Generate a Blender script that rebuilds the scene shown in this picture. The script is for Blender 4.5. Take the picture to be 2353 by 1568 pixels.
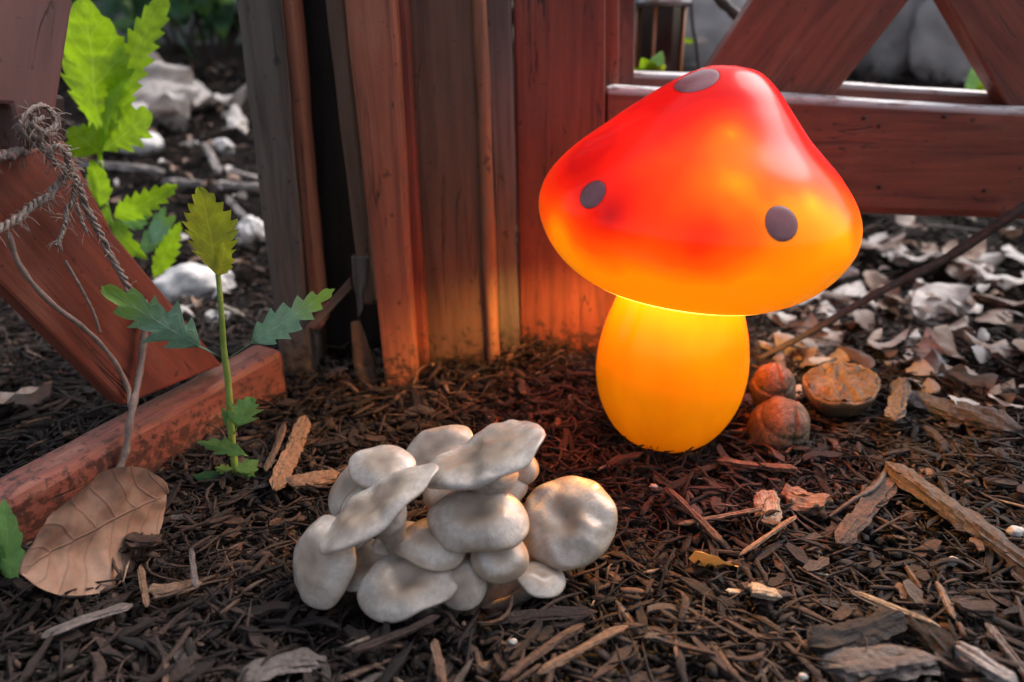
import bpy, bmesh, math, random
import numpy as np
from mathutils import Vector, Matrix, noise as mnoise

random.seed(7)
rng = np.random.default_rng(11)
SC = bpy.context.scene
COL = SC.collection
for o in list(bpy.data.objects):
    bpy.data.objects.remove(o)

# ------------------------------------------------------------------ camera
PITCH = math.radians(21.0)
CAMZ = 0.24
cam_d = bpy.data.cameras.new('camera')
cam_d.lens = 28.0
cam_d.sensor_width = 36.0
cam_d.clip_start = 0.01
cam_d.clip_end = 200.0
cam_d.dof.use_dof = True
cam_d.dof.focus_distance = 0.40
cam_d.dof.aperture_fstop = 6.2
cam = bpy.data.objects.new('camera', cam_d)
COL.objects.link(cam)
cam.location = (0, 0, CAMZ)
cam.rotation_euler = (math.pi / 2 - PITCH, 0, 0)
SC.camera = cam

# ------------------------------------------------------------------ sky + sun (overcast, open shade)
SUN_EL = math.radians(46)
SUN_AZ = math.radians(52)        # from +Y clockwise: behind the fence, to the right
w = bpy.data.worlds.new('World')
SC.world = w
w.use_nodes = True
nt = w.node_tree
nt.nodes.clear()
wo = nt.nodes.new('ShaderNodeOutputWorld')
bg = nt.nodes.new('ShaderNodeBackground')
sky = nt.nodes.new('ShaderNodeTexSky')
sky.sky_type = 'NISHITA'
sky.sun_disc = False
sky.sun_elevation = SUN_EL
sky.sun_rotation = SUN_AZ
sky.dust_density = 4.0
sky.air_density = 1.0
hs = nt.nodes.new('ShaderNodeHueSaturation')
hs.inputs['Saturation'].default_value = 0.52
nt.links.new(sky.outputs[0], hs.inputs['Color'])
nt.links.new(hs.outputs[0], bg.inputs['Color'])
bg.inputs['Strength'].default_value = 0.125
nt.links.new(bg.outputs[0], wo.inputs[0])
sun_d = bpy.data.lights.new('sun', 'SUN')
sun_d.energy = 1.5
sun_d.angle = math.radians(35)
sun_d.color = (1.0, 0.97, 0.96)
sun = bpy.data.objects.new('sun', sun_d)
COL.objects.link(sun)
sd = Vector((math.sin(SUN_AZ) * math.cos(SUN_EL), math.cos(SUN_AZ) * math.cos(SUN_EL), math.sin(SUN_EL)))
sun.rotation_euler = sd.to_track_quat('Z', 'Y').to_euler()

SC.view_settings.view_transform = 'Standard'
SC.view_settings.look = 'None'
SC.view_settings.exposure = 0.88
SC.view_settings.gamma = 1.0
SC.view_settings.use_curve_mapping = False
SC.render.engine = 'CYCLES'
SC.cycles.use_denoising = True
SC.cycles.max_bounces = 8
SC.cycles.diffuse_bounces = 4
SC.cycles.glossy_bounces = 3
SC.cycles.transmission_bounces = 4
SC.cycles.caustics_reflective = False
SC.cycles.caustics_refractive = False

# ------------------------------------------------------------------ pixel -> place (2353 x 1568 reading of the photo)
FPX = 28.0 / 36.0 * 2353.0
CX, CY = 1176.5, 784.0
CAM = Vector((0, 0, CAMZ))
FW = Vector((0, math.cos(PITCH), -math.sin(PITCH)))
UP = Vector((0, math.sin(PITCH), math.cos(PITCH)))
RT = Vector((1, 0, 0))


def ray(x, y):
    return FW + RT * ((x - CX) / FPX) + UP * ((CY - y) / FPX)


def atY(x, y, Y):
    d = ray(x, y)
    return CAM + d * (Y / d.y)


def hgt(x, y):
    x = np.asarray(x, float)
    y = np.asarray(y, float)
    z = 0.0022 * np.sin(x * 61 + 1.3 * np.sin(y * 37)) * np.cos(y * 53 + 0.7)
    z = z + 0.0016 * np.sin(x * 140 + y * 90) * np.sin(y * 120 - x * 40)
    z = z + 0.003 * np.sin(x * 17 + 2) * np.sin(y * 21 + 1)
    z = z + np.interp(y, [0.74, 1.3, 2.3, 3.2], [0, 0.17, 0.22, 0.22])
    # mulch heaped to the right-hand edge and against the planks
    z = z + 0.012 * np.exp(-((x - 0.36) ** 2 / 0.012 + (y - 0.40) ** 2 / 0.03))
    z = z + 0.008 * np.exp(-((x - 0.0) ** 2 / 0.006 + (y - 0.55) ** 2 / 0.002))
    z = z - 0.006 * np.exp(-(((x + 0.014) / 0.055) ** 4 + ((y - 0.305) / 0.034) ** 4))
    return z


def hz(x, y):
    return float(hgt(x, y))


def atG(x, y, dz=0.0):
    d = ray(x, y)
    t, step = 0.1, 0.004
    while t < 6:
        p = CAM + d * t
        if p.z <= hz(p.x, p.y) + dz:
            return p
        t += step
    return CAM + d * 6


def onplane(x, y, p0, n):
    d = ray(x, y)
    return CAM + d * ((p0 - CAM).dot(n) / d.dot(n))


# ------------------------------------------------------------------ object helpers
def thing(name, label, cat, loc=(0, 0, 0), group=None):
    o = bpy.data.objects.new(name, None)
    o.empty_display_size = 0.02
    COL.objects.link(o)
    o.location = loc
    tag(o, label, cat, group)
    return o


def tag(o, label=None, cat=None, group=None, kind=None):
    if label: o['label'] = label
    if cat: o['category'] = cat
    if group: o['group'] = group
    if kind: o['kind'] = kind
    return o


def rootloc(p):
    v = Vector((0, 0, 0))
    while p is not None:
        v += p.location
        p = p.parent
    return v


def obj(name, verts, faces, mat, parent=None, smooth=True, attrs=None, own_origin=False):
    """verts in world metres; stored relative to the thing's base"""
    v = np.asarray([tuple(p) for p in verts], float) if not isinstance(verts, np.ndarray) else verts.astype(float)
    loc = Vector((0, 0, 0))
    if parent is not None:
        v = v - np.array(rootloc(parent))
    elif own_origin:
        c = v.mean(0)
        c[2] = v[:, 2].min()
        v = v - c
        loc = Vector(c)
    me = bpy.data.meshes.new(name)
    me.from_pydata([tuple(p) for p in v], [], [tuple(f) for f in faces])
    if attrs:
        for an, av in attrs.items():
            av = np.asarray(av, float)
            if av.ndim == 1:
                a = me.attributes.new(an, 'FLOAT', 'POINT')
                a.data.foreach_set('value', av)
            else:
                a = me.attributes.new(an, 'FLOAT_VECTOR', 'POINT')
                a.data.foreach_set('vector', av.reshape(-1))
    if smooth:
        me.polygons.foreach_set('use_smooth', [True] * len(me.polygons))
    me.materials.append(mat)
    o = bpy.data.objects.new(name, me)
    COL.objects.link(o)
    o.location = loc
    if parent is not None:
        o.parent = parent
    return o


# ------------------------------------------------------------------ materials
def new_mat(name):
    m = bpy.data.materials.new(name)
    m.use_nodes = True
    t = m.node_tree
    t.nodes.clear()
    out = t.nodes.new('ShaderNodeOutputMaterial')
    return m, t, out


class NT:
    def __init__(s, t): s.t = t
    def n(s, typ, **kw):
        nd = s.t.nodes.new(typ)
        for k, v in kw.items():
            if k.startswith('i_'):
                nd.inputs[k[2:].replace('_', ' ')].default_value = v
            else:
                setattr(nd, k, v)
        return nd
    def l(s, a, b): s.t.links.new(a, b)
    def ramp(s, fac, stops):
        r = s.n('ShaderNodeValToRGB')
        els = r.color_ramp.elements
        while len(els) < len(stops): els.new(0.5)
        for e, (p, c) in zip(els, stops):
            e.position = p
            e.color = (*c, 1) if len(c) == 3 else c
        s.l(fac, r.inputs[0])
        return r.outputs[0]
    def mix(s, fac, a, b, mode='MIX'):
        m = s.n('ShaderNodeMix', data_type='RGBA', blend_type=mode)
        if isinstance(fac, (int, float)): m.inputs[0].default_value = fac
        else: s.l(fac, m.inputs[0])
        for i, c in ((6, a), (7, b)):
            if isinstance(c, tuple): m.inputs[i].default_value = (*c, 1)
            else: s.l(c, m.inputs[i])
        return m.outputs[2]
    def math(s, op, a, b=None, clamp=False):
        m = s.n('ShaderNodeMath', operation=op, use_clamp=clamp)
        for i, c in ((0, a), (1, b)):
            if c is None: continue
            if isinstance(c, (int, float)): m.inputs[i].default_value = c
            else: s.l(c, m.inputs[i])
        return m.outputs[0]
    def noise(s, vec, scale, detail=5, rough=0.6, dist=0.0):
        nd = s.n('ShaderNodeTexNoise')
        nd.inputs['Scale'].default_value = scale
        nd.inputs['Detail'].default_value = detail
        nd.inputs['Roughness'].default_value = rough
        nd.inputs['Distortion'].default_value = dist
        if vec is not None: s.l(vec, nd.inputs['Vector'])
        return nd.outputs[0]
    def attr(s, name):
        return s.n('ShaderNodeAttribute', attribute_name=name)
    def scaled(s, vec, sc):
        m = s.n('ShaderNodeMapping')
        m.inputs['Scale'].default_value = sc
        s.l(vec, m.inputs['Vector'])
        return m.outputs[0]
    def bump(s, h, strength, dist, normal=None):
        b = s.n('ShaderNodeBump')
        b.inputs['Strength'].default_value = strength
        b.inputs['Distance'].default_value = dist
        s.l(h, b.inputs['Height'])
        if normal: s.l(normal, b.inputs['Normal'])
        return b.outputs[0]
    def bsdf(s, out, color, rough=0.6, normal=None, **kw):
        b = s.n('ShaderNodeBsdfPrincipled')
        if isinstance(color, tuple): b.inputs['Base Color'].default_value = (*color, 1)
        else: s.l(color, b.inputs['Base Color'])
        if isinstance(rough, (int, float)): b.inputs['Roughness'].default_value = rough
        else: s.l(rough, b.inputs['Roughness'])
        if normal: s.l(normal, b.inputs['Normal'])
        for k, v in kw.items():
            b.inputs[k.replace('_', ' ')].default_value = v
        s.l(b.outputs[0], out.inputs[0])
        return b


def wood_mat(name, base, dark, worn, wear=0.5, spec=0.35, rough=0.5, grime=(0.02, 0.015, 0.012), grimeamt=0.35):
    m, t, out = new_mat(name)
    k = NT(t)
    g = k.attr('gc').outputs['Vector']
    grain = k.noise(k.scaled(g, (7, 110, 110)), 1.0, 6, 0.6, 0.8)
    fine = k.noise(k.scaled(g, (30, 900, 900)), 1.0, 3, 0.6)
    blot = k.noise(k.scaled(g, (14, 40, 40)), 1.0, 5, 0.6)
    col = k.ramp(grain, [(0.3, dark), (0.55, base), (0.8, tuple(min(1, c * 1.25) for c in base))])
    wm = k.ramp(blot, [(0.56, (0, 0, 0)), (0.72, (1, 1, 1))])
    wm2 = k.math('MULTIPLY', wm, fine)
    wm3 = k.math('MULTIPLY', wm2, wear)
    col = k.mix(wm3, col, worn)
    speck = k.noise(k.scaled(g, (120, 160, 160)), 1.0, 3, 0.5)
    sp = k.ramp(speck, [(0.66, (0, 0, 0)), (0.72, (1, 1, 1))])
    col = k.mix(k.math('MULTIPLY', sp, 0.6), col, grime)
    gb = k.noise(k.scaled(g, (6, 22, 22)), 1.0, 6, 0.7)
    gm = k.ramp(gb, [(0.45, (0, 0, 0)), (0.75, (1, 1, 1))])
    col = k.mix(k.math('MULTIPLY', gm, grimeamt), col, grime)
    # bare, sun-bleached wood along the exposed edges (stored per vertex)
    we = k.attr('worn').outputs['Fac']
    en = k.noise(k.scaled(g, (40, 160, 160)), 1.0, 5, 0.7)
    ef = k.math('MULTIPLY', we, k.ramp(en, [(0.32, (0, 0, 0)), (0.5, (1, 1, 1))]))
    col = k.mix(ef, col, (0.70, 0.66, 0.66))
    ck = k.noise(k.scaled(g, (5, 75, 75)), 1.0, 3, 0.5, 0.3)
    crk = k.ramp(k.math('ABSOLUTE', k.math('SUBTRACT', ck, 0.44)), [(0.0, (1, 1, 1)), (0.012, (0, 0, 0))])
    ckm = k.noise(k.scaled(g, (9, 30, 30)), 1.0, 2, 0.5)
    crk = k.math('MULTIPLY', crk, k.ramp(ckm, [(0.5, (0, 0, 0)), (0.6, (1, 1, 1))]))
    col = k.mix(k.math('MULTIPLY', crk, 0.8), col, (0.012, 0.008, 0.007))
    # soil splashed on the foot
    gp = k.n('ShaderNodeNewGeometry').outputs['Position']
    sz = k.n('ShaderNodeSeparateXYZ')
    k.l(gp, sz.inputs[0])
    foot = k.math('SUBTRACT', 1.0, k.math('DIVIDE', sz.outputs[2], 0.05), True)
    spl = k.noise(gp, 160, 5, 0.7)
    spm = k.ramp(k.math('ADD', spl, k.math('MULTIPLY', foot, 0.30)), [(0.64, (0, 0, 0)), (0.74, (1, 1, 1))])
    col = k.mix(k.math('MULTIPLY', spm, 0.75), col, (0.03, 0.021, 0.017))
    h = k.math('SUBTRACT', k.math('ADD', k.math('MULTIPLY', grain, 1.0), k.math('MULTIPLY', fine, 0.4)), k.math('MULTIPLY', crk, 1.5))
    k.bsdf(out, col, rough, k.bump(h, 0.4, 0.0009), Specular_IOR_Level=spec)
    return m


M_RED = wood_mat('red_stained_wood', (0.225, 0.060, 0.036), (0.125, 0.033, 0.023), (0.36, 0.15, 0.10), 0.75)
M_REDL = wood_mat('red_stained_wood_rail', (0.27, 0.09, 0.063), (0.15, 0.046, 0.034), (0.44, 0.24, 0.17), 1.1, grimeamt=0.65)
M_RED_SHADE = wood_mat('shaded_red_stained_wood', (0.125, 0.058, 0.052), (0.085, 0.038, 0.034), (0.2, 0.11, 0.09), 0.6)  # red stain darkened for the upright, its shade put into the colour
M_BATTEN = wood_mat('redwood_batten', (0.29, 0.10, 0.055), (0.16, 0.052, 0.032), (0.42, 0.17, 0.1), 0.7)
M_BROWN = wood_mat('brown_cedar_plank', (0.15, 0.082, 0.052), (0.09, 0.048, 0.032), (0.23, 0.135, 0.085), 0.5)
M_GREYW = wood_mat('weathered_grey_wood', (0.13, 0.105, 0.088), (0.066, 0.05, 0.043), (0.2, 0.16, 0.13), 0.5)
M_ORANGEW = wood_mat('orange_bead_wood', (0.27, 0.125, 0.066), (0.16, 0.07, 0.04), (0.40, 0.22, 0.13), 0.7)
M_DARKW = wood_mat('dark_rotten_wood', (0.035, 0.022, 0.018), (0.014, 0.009, 0.008), (0.08, 0.05, 0.04), 0.6)


def chip_mat(name, stops, rough=0.75, bumpd=0.0013):
    m, t, out = new_mat(name)
    k = NT(t)
    tint = k.attr('tint').outputs['Fac']
    tc = k.n('ShaderNodeTexCoord').outputs['Object']
    n1 = k.noise(tc, 420, 5, 0.65)
    g = k.attr('gc').outputs['Vector']
    gr = k.noise(k.scaled(g, (120, 1500, 1500)), 1.0, 4, 0.6, 0.4)
    f = k.math('ADD', tint, k.math('MULTIPLY', k.math('SUBTRACT', gr, 0.5), 0.5))
    col = k.ramp(f, stops)
    col = k.mix(k.ramp(n1, [(0.4, (0, 0, 0)), (0.75, (0.7, 0.7, 0.7))]), col, (0.02, 0.014, 0.012))
    k.bsdf(out, col, rough, k.bump(k.math('ADD', gr, k.math('MULTIPLY', n1, 0.8)), 1.0, bumpd), Specular_IOR_Level=0.3)
    return m


MULCH_STOPS = [(0.0, (0.009, 0.007, 0.007)), (0.35, (0.028, 0.0180, 0.0155)), (0.60, (0.066, 0.039, 0.031)),
               (0.80, (0.135, 0.076, 0.053)), (0.93, (0.23, 0.148, 0.108)), (1.0, (0.40, 0.31, 0.235))]
M_MULCH = chip_mat('bark_mulch', MULCH_STOPS)
M_CHIP_TAN = chip_mat('tan_wood_chip', [(0, (0.12, 0.065, 0.042)), (0.5, (0.28, 0.165, 0.105)), (1, (0.48, 0.34, 0.24))])
M_CHIP_GREY = chip_mat('grey_weathered_bark', [(0, (0.07, 0.053, 0.048)), (0.5, (0.22, 0.18, 0.165)), (1, (0.46, 0.41, 0.385))])
M_CHIP_PALE = chip_mat('pale_wood_fragment', [(0, (0.25, 0.18, 0.12)), (0.5, (0.48, 0.37, 0.27)), (1, (0.66, 0.56, 0.45))])


def soil_mat():
    m, t, out = new_mat('dark_soil')
    k = NT(t)
    tc = k.n('ShaderNodeTexCoord').outputs['Object']
    a = k.noise(tc, 60, 8, 0.7)
    b = k.noise(tc, 350, 4, 0.6)
    col = k.ramp(a, [(0.3, (0.010, 0.008, 0.007)), (0.7, (0.034, 0.024, 0.02))])
    k.bsdf(out, col, 0.9, k.bump(k.math('ADD', a, b), 1.0, 0.004), Specular_IOR_Level=0.2)
    return m


M_SOIL = soil_mat()


def leaf_mat(name, base, vein, tip=None, trans=0.35, rough=0.45, spots=None, veinw=0.05, side=7.0, backc=None):
    """lf attribute: x = along the leaf 0..1, y = across -1..1, z = random"""
    m, t, out = new_mat(name)
    k = NT(t)
    a = k.attr('lf').outputs['Vector']
    sx = k.n('ShaderNodeSeparateXYZ')
    k.l(a, sx.inputs[0])
    u, v = sx.outputs[0], sx.outputs[1]
    av = k.math('ABSOLUTE', v)
    mid = k.ramp(av, [(0.0, (1, 1, 1)), (veinw, (0, 0, 0))])
    ph = k.math('SUBTRACT', k.math('MULTIPLY', u, side), k.math('MULTIPLY', av, 1.5))
    fr = k.math('FRACT', ph)
    tri = k.math('ABSOLUTE', k.math('SUBTRACT', fr, 0.5))
    sv = k.ramp(tri, [(0.0, (1, 1, 1)), (0.09, (0, 0, 0))])
    veins = k.math('MAXIMUM', mid, k.math('MULTIPLY', sv, 0.6))
    tc = k.n('ShaderNodeTexCoord').outputs['Object']
    n1 = k.noise(tc, 160, 5, 0.6)
    n2 = k.noise(tc, 55, 4, 0.6)
    col = k.mix(k.ramp(n1, [(0.35, (0, 0, 0)), (0.7, (1, 1, 1))]), tuple(c * 0.72 for c in base), base)
    if tip:
        col = k.mix(k.ramp(k.math('ADD', u, k.math('MULTIPLY', n2, 0.3)), [(0.75, (0, 0, 0)), (1.15 if False else 1.0, (1, 1, 1))]), col, tip)
    if spots:
        col = k.mix(k.ramp(n2, [(0.5, (0, 0, 0)), (0.62, (1, 1, 1))]), col, spots)
    col = k.mix(k.math('MULTIPLY', veins, 0.6), col, vein)
    if backc:
        gm = k.n('ShaderNodeNewGeometry')
        col = k.mix(gm.outputs['Backfacing'], col, backc)
    nb = k.bump(k.math('ADD', k.math('MULTIPLY', veins, 0.8), k.math('MULTIPLY', n1, 0.5)), 0.5, 0.0008)
    b = k.n('ShaderNodeBsdfPrincipled')
    k.l(col, b.inputs['Base Color'])
    b.inputs['Roughness'].default_value = rough
    b.inputs['Specular IOR Level'].default_value = 0.4
    k.l(nb, b.inputs['Normal'])
    tr = k.n('ShaderNodeBsdfTranslucent')
    k.l(col, tr.inputs[0])
    ms = k.n('ShaderNodeMixShader')
    ms.inputs[0].default_value = trans
    k.l(b.outputs[0], ms.inputs[1])
    k.l(tr.outputs[0], ms.inputs[2])
    k.l(ms.outputs[0], out.inputs[0])
    return m


M_LIME = leaf_mat('lime_green_leaf', (0.36, 0.58, 0.018), (0.48, 0.70, 0.07), trans=0.5)
M_OLIVE = leaf_mat('olive_yellow_leaf', (0.37, 0.42, 0.03), (0.55, 0.52, 0.08), trans=0.5)
M_TEAL = leaf_mat('blue_green_leaf', (0.20, 0.38, 0.25), (0.32, 0.50, 0.36), tip=(0.2, 0.36, 0.05), trans=0.3)
M_MIDG = leaf_mat('mid_green_leaf', (0.20, 0.40, 0.12), (0.3, 0.5, 0.2), trans=0.35)
M_DKG = leaf_mat('dark_green_leaf', (0.10, 0.27, 0.12), (0.16, 0.34, 0.18), trans=0.5)
M_DRYB = leaf_mat('dry_brown_leaf', (0.31, 0.195, 0.14), (0.09, 0.05, 0.036), trans=0.15, rough=0.6, veinw=0.03, side=7, spots=(0.25, 0.15, 0.105))
M_DRYW = leaf_mat('bleached_dry_leaf', (0.64, 0.585, 0.56), (0.42, 0.35, 0.32), trans=0.2, rough=0.6, spots=(0.44, 0.36, 0.32), veinw=0.04)
M_DRYT = leaf_mat('tan_dry_leaf', (0.40, 0.31, 0.27), (0.28, 0.2, 0.17), trans=0.15, rough=0.6, spots=(0.25, 0.15, 0.10), veinw=0.04)
M_DRYD = leaf_mat('dark_brown_dry_leaf', (0.14, 0.07, 0.048), (0.08, 0.04, 0.03), trans=0.12, rough=0.5, veinw=0.04)
M_YELL = leaf_mat('ochre_dry_leaf', (0.46, 0.29, 0.10), (0.3, 0.17, 0.06), trans=0.2, rough=0.55, veinw=0.04)


def simple_mat(name, c1, c2, scale=200, rough=0.6, bump=0.5, dist=0.0006, **kw):
    m, t, out = new_mat(name)
    k = NT(t)
    tc = k.n('ShaderNodeTexCoord').outputs['Object']
    n = k.noise(tc, scale, 6, 0.65)
    col = k.ramp(n, [(0.33, c1), (0.68, c2)])
    k.bsdf(out, col, rough, k.bump(n, bump, dist), **kw)
    return m


M_STEMG = simple_mat('green_stem', (0.16, 0.24, 0.04), (0.26, 0.34, 0.07), 150, 0.5)
M_TWIG = simple_mat('dark_twig', (0.028, 0.02, 0.018), (0.085, 0.058, 0.048), 220, 0.65, 0.8, 0.001)
M_TWIGL = simple_mat('dry_pale_stem', (0.15, 0.10, 0.082), (0.27, 0.20, 0.165), 300, 0.7)
M_TWINE = simple_mat('jute_twine', (0.16, 0.12, 0.10), (0.36, 0.29, 0.25), 700, 0.85, 0.8, 0.0006)
M_STONE = simple_mat('white_stone', (0.58, 0.53, 0.51), (0.80, 0.76, 0.75), 90, 0.7, 0.8, 0.003)
M_ROCK = simple_mat('grey_boulder', (0.2, 0.18, 0.175), (0.36, 0.33, 0.32), 25, 0.8, 0.8, 0.006)
M_ROCKP = simple_mat('pinkish_boulder', (0.36, 0.33, 0.32), (0.55, 0.50, 0.48), 30, 0.8, 0.8, 0.006)
M_WALL = simple_mat('grey_concrete_wall', (0.30, 0.28, 0.285), (0.42, 0.39, 0.395), 14, 0.85, 0.5, 0.004)
M_SILVER = simple_mat('galvanised_metal', (0.45, 0.46, 0.5), (0.62, 0.63, 0.67), 80, 0.35, 0.2, 0.0005, Metallic=0.9)
M_GLASSD = simple_mat('dark_amber_glass', (0.02, 0.008, 0.008), (0.035, 0.012, 0.01), 60, 0.12, 0.1, 0.0005)
M_AMBER = simple_mat('amber_plastic', (0.32, 0.11, 0.03), (0.42, 0.17, 0.05), 60, 0.35, 0.1, 0.0005)
M_PEB = simple_mat('pale_pebble', (0.26, 0.245, 0.23), (0.44, 0.42, 0.40), 200, 0.6)


def nut_mat(name, c1, c2, c3):
    m, t, out = new_mat(name)
    k = NT(t)
    tc = k.n('ShaderNodeTexCoord').outputs['Object']
    a = k.noise(tc, 130, 7, 0.7, 0.5)
    b = k.noise(k.scaled(tc, (1, 3, 1)), 260, 5, 0.7, 1.0)
    col = k.ramp(a, [(0.3, c1), (0.52, c2), (0.72, c3)])
    col = k.mix(k.ramp(b, [(0.38, (0.85, 0.85, 0.85)), (0.52, (0, 0, 0))]), col, (0.035, 0.02, 0.012))
    k.bsdf(out, col, 0.5, k.bump(k.math('ADD', a, b), 0.6, 0.0016))
    return m


M_NUT = nut_mat('woody_nut_shell', (0.07, 0.042, 0.026), (0.15, 0.095, 0.052), (0.36, 0.24, 0.12))
M_NUTIN = nut_mat('fibrous_nut_inside', (0.045, 0.026, 0.015), (0.125, 0.07, 0.036), (0.28, 0.165, 0.075))


def oyster_mat():
    m, t, out = new_mat('oyster_mushroom_skin')
    k = NT(t)
    a = k.attr('oy').outputs['Vector']           # x radius 0..1, y under flag, z random
    s = k.n('ShaderNodeSeparateXYZ')
    k.l(a, s.inputs[0])
    tc = k.n('ShaderNodeTexCoord').outputs['Object']
    n1 = k.noise(tc, 110, 5, 0.6)
    n2 = k.noise(tc, 900, 3, 0.6)
    n3 = k.noise(tc, 45, 3, 0.5)
    fib = k.noise(k.attr('fib').outputs['Vector'], 3.2, 4, 0.6)
    n4 = k.noise(tc, 420, 4, 0.7)
    rr = k.math('ADD', s.outputs[0], k.math('MULTIPLY', k.math('SUBTRACT', n1, 0.5), 0.45))
    rr = k.math('ADD', rr, k.math('MULTIPLY', k.math('SUBTRACT', s.outputs[2], 0.3), 0.45))
    col = k.ramp(rr, [(0.0, (0.25, 0.175, 0.125)), (0.36, (0.44, 0.335, 0.25)), (0.66, (0.63, 0.55, 0.485)), (0.84, (0.63, 0.545, 0.475)), (1.0, (0.38, 0.28, 0.195))])
    col = k.mix(k.math('MULTIPLY', k.ramp(fib, [(0.4, (0, 0, 0)), (0.7, (1, 1, 1))]), 0.35), col, (0.42, 0.34, 0.28))
    col = k.mix(k.ramp(n4, [(0.42, (0.35, 0.35, 0.35)), (0.6, (0, 0, 0))]), col, (0.33, 0.26, 0.21))
    col = k.mix(k.ramp(n3, [(0.5, (0, 0, 0)), (0.70, (0.6, 0.6, 0.6))]), col, (0.25, 0.185, 0.145))
    dots = k.ramp(n2, [(0.68, (0, 0, 0)), (0.74, (0.6, 0.6, 0.6))])
    dz = k.math('MULTIPLY', dots, k.ramp(n1, [(0.45, (0, 0, 0)), (0.7, (1, 1, 1))]))
    col = k.mix(dz, col, (0.13, 0.09, 0.07))
    col = k.mix(s.outputs[1], col, (0.30, 0.235, 0.20))
    k.bsdf(out, col, 0.22, k.bump(k.math('ADD', k.math('ADD', n1, k.math('MULTIPLY', n2, 0.15)), k.math('ADD', k.math('MULTIPLY', fib, 0.6), k.math('MULTIPLY', n4, 0.35))), 0.24, 0.0012),
           Specular_IOR_Level=0.6, Subsurface_Weight=0.10, Subsurface_Radius=(0.004, 0.0025, 0.0018), Subsurface_Scale=1.0)
    return m


M_OYS = oyster_mat()
M_OYST = simple_mat('oyster_mushroom_stalk', (0.22, 0.165, 0.13), (0.38, 0.31, 0.26), 300, 0.5)

# lamp shell -------------------------------------------------------------
def lamp_mat(name, painted, thin=False):
    m, t, out = new_mat(name)
    k = NT(t)
    tc = k.n('ShaderNodeTexCoord').outputs['Object']
    s = k.n('ShaderNodeSeparateXYZ')
    k.l(tc, s.inputs[0])
    yellow = (0.93, 0.41, 0.004)
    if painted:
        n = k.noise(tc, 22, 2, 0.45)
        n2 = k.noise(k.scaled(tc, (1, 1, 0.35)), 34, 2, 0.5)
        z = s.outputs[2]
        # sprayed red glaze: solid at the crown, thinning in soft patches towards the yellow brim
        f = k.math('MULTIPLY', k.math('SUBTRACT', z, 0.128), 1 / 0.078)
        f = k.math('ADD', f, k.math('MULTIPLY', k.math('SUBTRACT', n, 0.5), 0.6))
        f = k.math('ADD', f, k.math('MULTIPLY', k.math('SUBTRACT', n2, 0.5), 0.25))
        # thick and thin glaze patches; thin front ones paint in the inner hot spot
        for (c, rad, amt) in LAMP_GLAZE_GLOW:
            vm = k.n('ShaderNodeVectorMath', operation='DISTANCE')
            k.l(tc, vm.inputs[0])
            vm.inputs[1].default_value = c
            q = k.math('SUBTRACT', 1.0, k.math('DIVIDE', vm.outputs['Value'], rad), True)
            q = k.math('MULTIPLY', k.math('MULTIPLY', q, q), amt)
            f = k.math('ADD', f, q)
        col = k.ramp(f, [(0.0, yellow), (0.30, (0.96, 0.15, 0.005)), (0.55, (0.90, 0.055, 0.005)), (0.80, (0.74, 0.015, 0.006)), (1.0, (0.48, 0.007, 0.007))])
    else:
        n = k.noise(k.scaled(tc, (1, 1, 0.6)), 30, 3, 0.5)
        col = k.mix(k.ramp(n, [(0.35, (0, 0, 0)), (0.65, (1, 1, 1))]), (0.80, 0.335, 0.003), yellow)
        n5 = k.noise(tc, 700, 3, 0.6)
        col = k.mix(k.ramp(n5, [(0.70, (0, 0, 0)), (0.76, (0.5, 0.5, 0.5))]), col, (0.3, 0.12, 0.01))
    if thin:
        col = k.mix(0.0, (1.0, 0.66, 0.12), (1.0, 0.66, 0.12))
    dif = k.n('ShaderNodeBsdfDiffuse')
    tr = k.n('ShaderNodeBsdfTranslucent')
    k.l(col, dif.inputs[0])
    k.l(col, tr.inputs[0])
    ms = k.n('ShaderNodeMixShader')
    ms.inputs[0].default_value = 0.92 if thin else 0.033
    k.l(dif.outputs[0], ms.inputs[1])
    k.l(tr.outputs[0], ms.inputs[2])
    gl = k.n('ShaderNodeBsdfGlossy')
    gl.inputs['Roughness'].default_value = 0.18
    fr = k.n('ShaderNodeFresnel')
    fr.inputs['IOR'].default_value = 1.45
    m2 = k.n('ShaderNodeMixShader')
    k.l(k.math('MULTIPLY', fr.outputs[0], 0.5), m2.inputs[0])
    k.l(ms.outputs[0], m2.inputs[1])
    k.l(gl.outputs[0], m2.inputs[2])
    if thin:
        # invented clear amber ring under the cap, added to spill more glow downwards
        tp = k.n('ShaderNodeBsdfTransparent')
        tp.inputs[0].default_value = (1.0, 0.66, 0.20, 1)
        m3 = k.n('ShaderNodeMixShader')
        m3.inputs[0].default_value = 0.75
        k.l(m2.outputs[0], m3.inputs[1])
        k.l(tp.outputs[0], m3.inputs[2])
        k.l(m3.outputs[0], out.inputs[0])
    else:
        k.l(m2.outputs[0], out.inputs[0])
    return m


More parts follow.
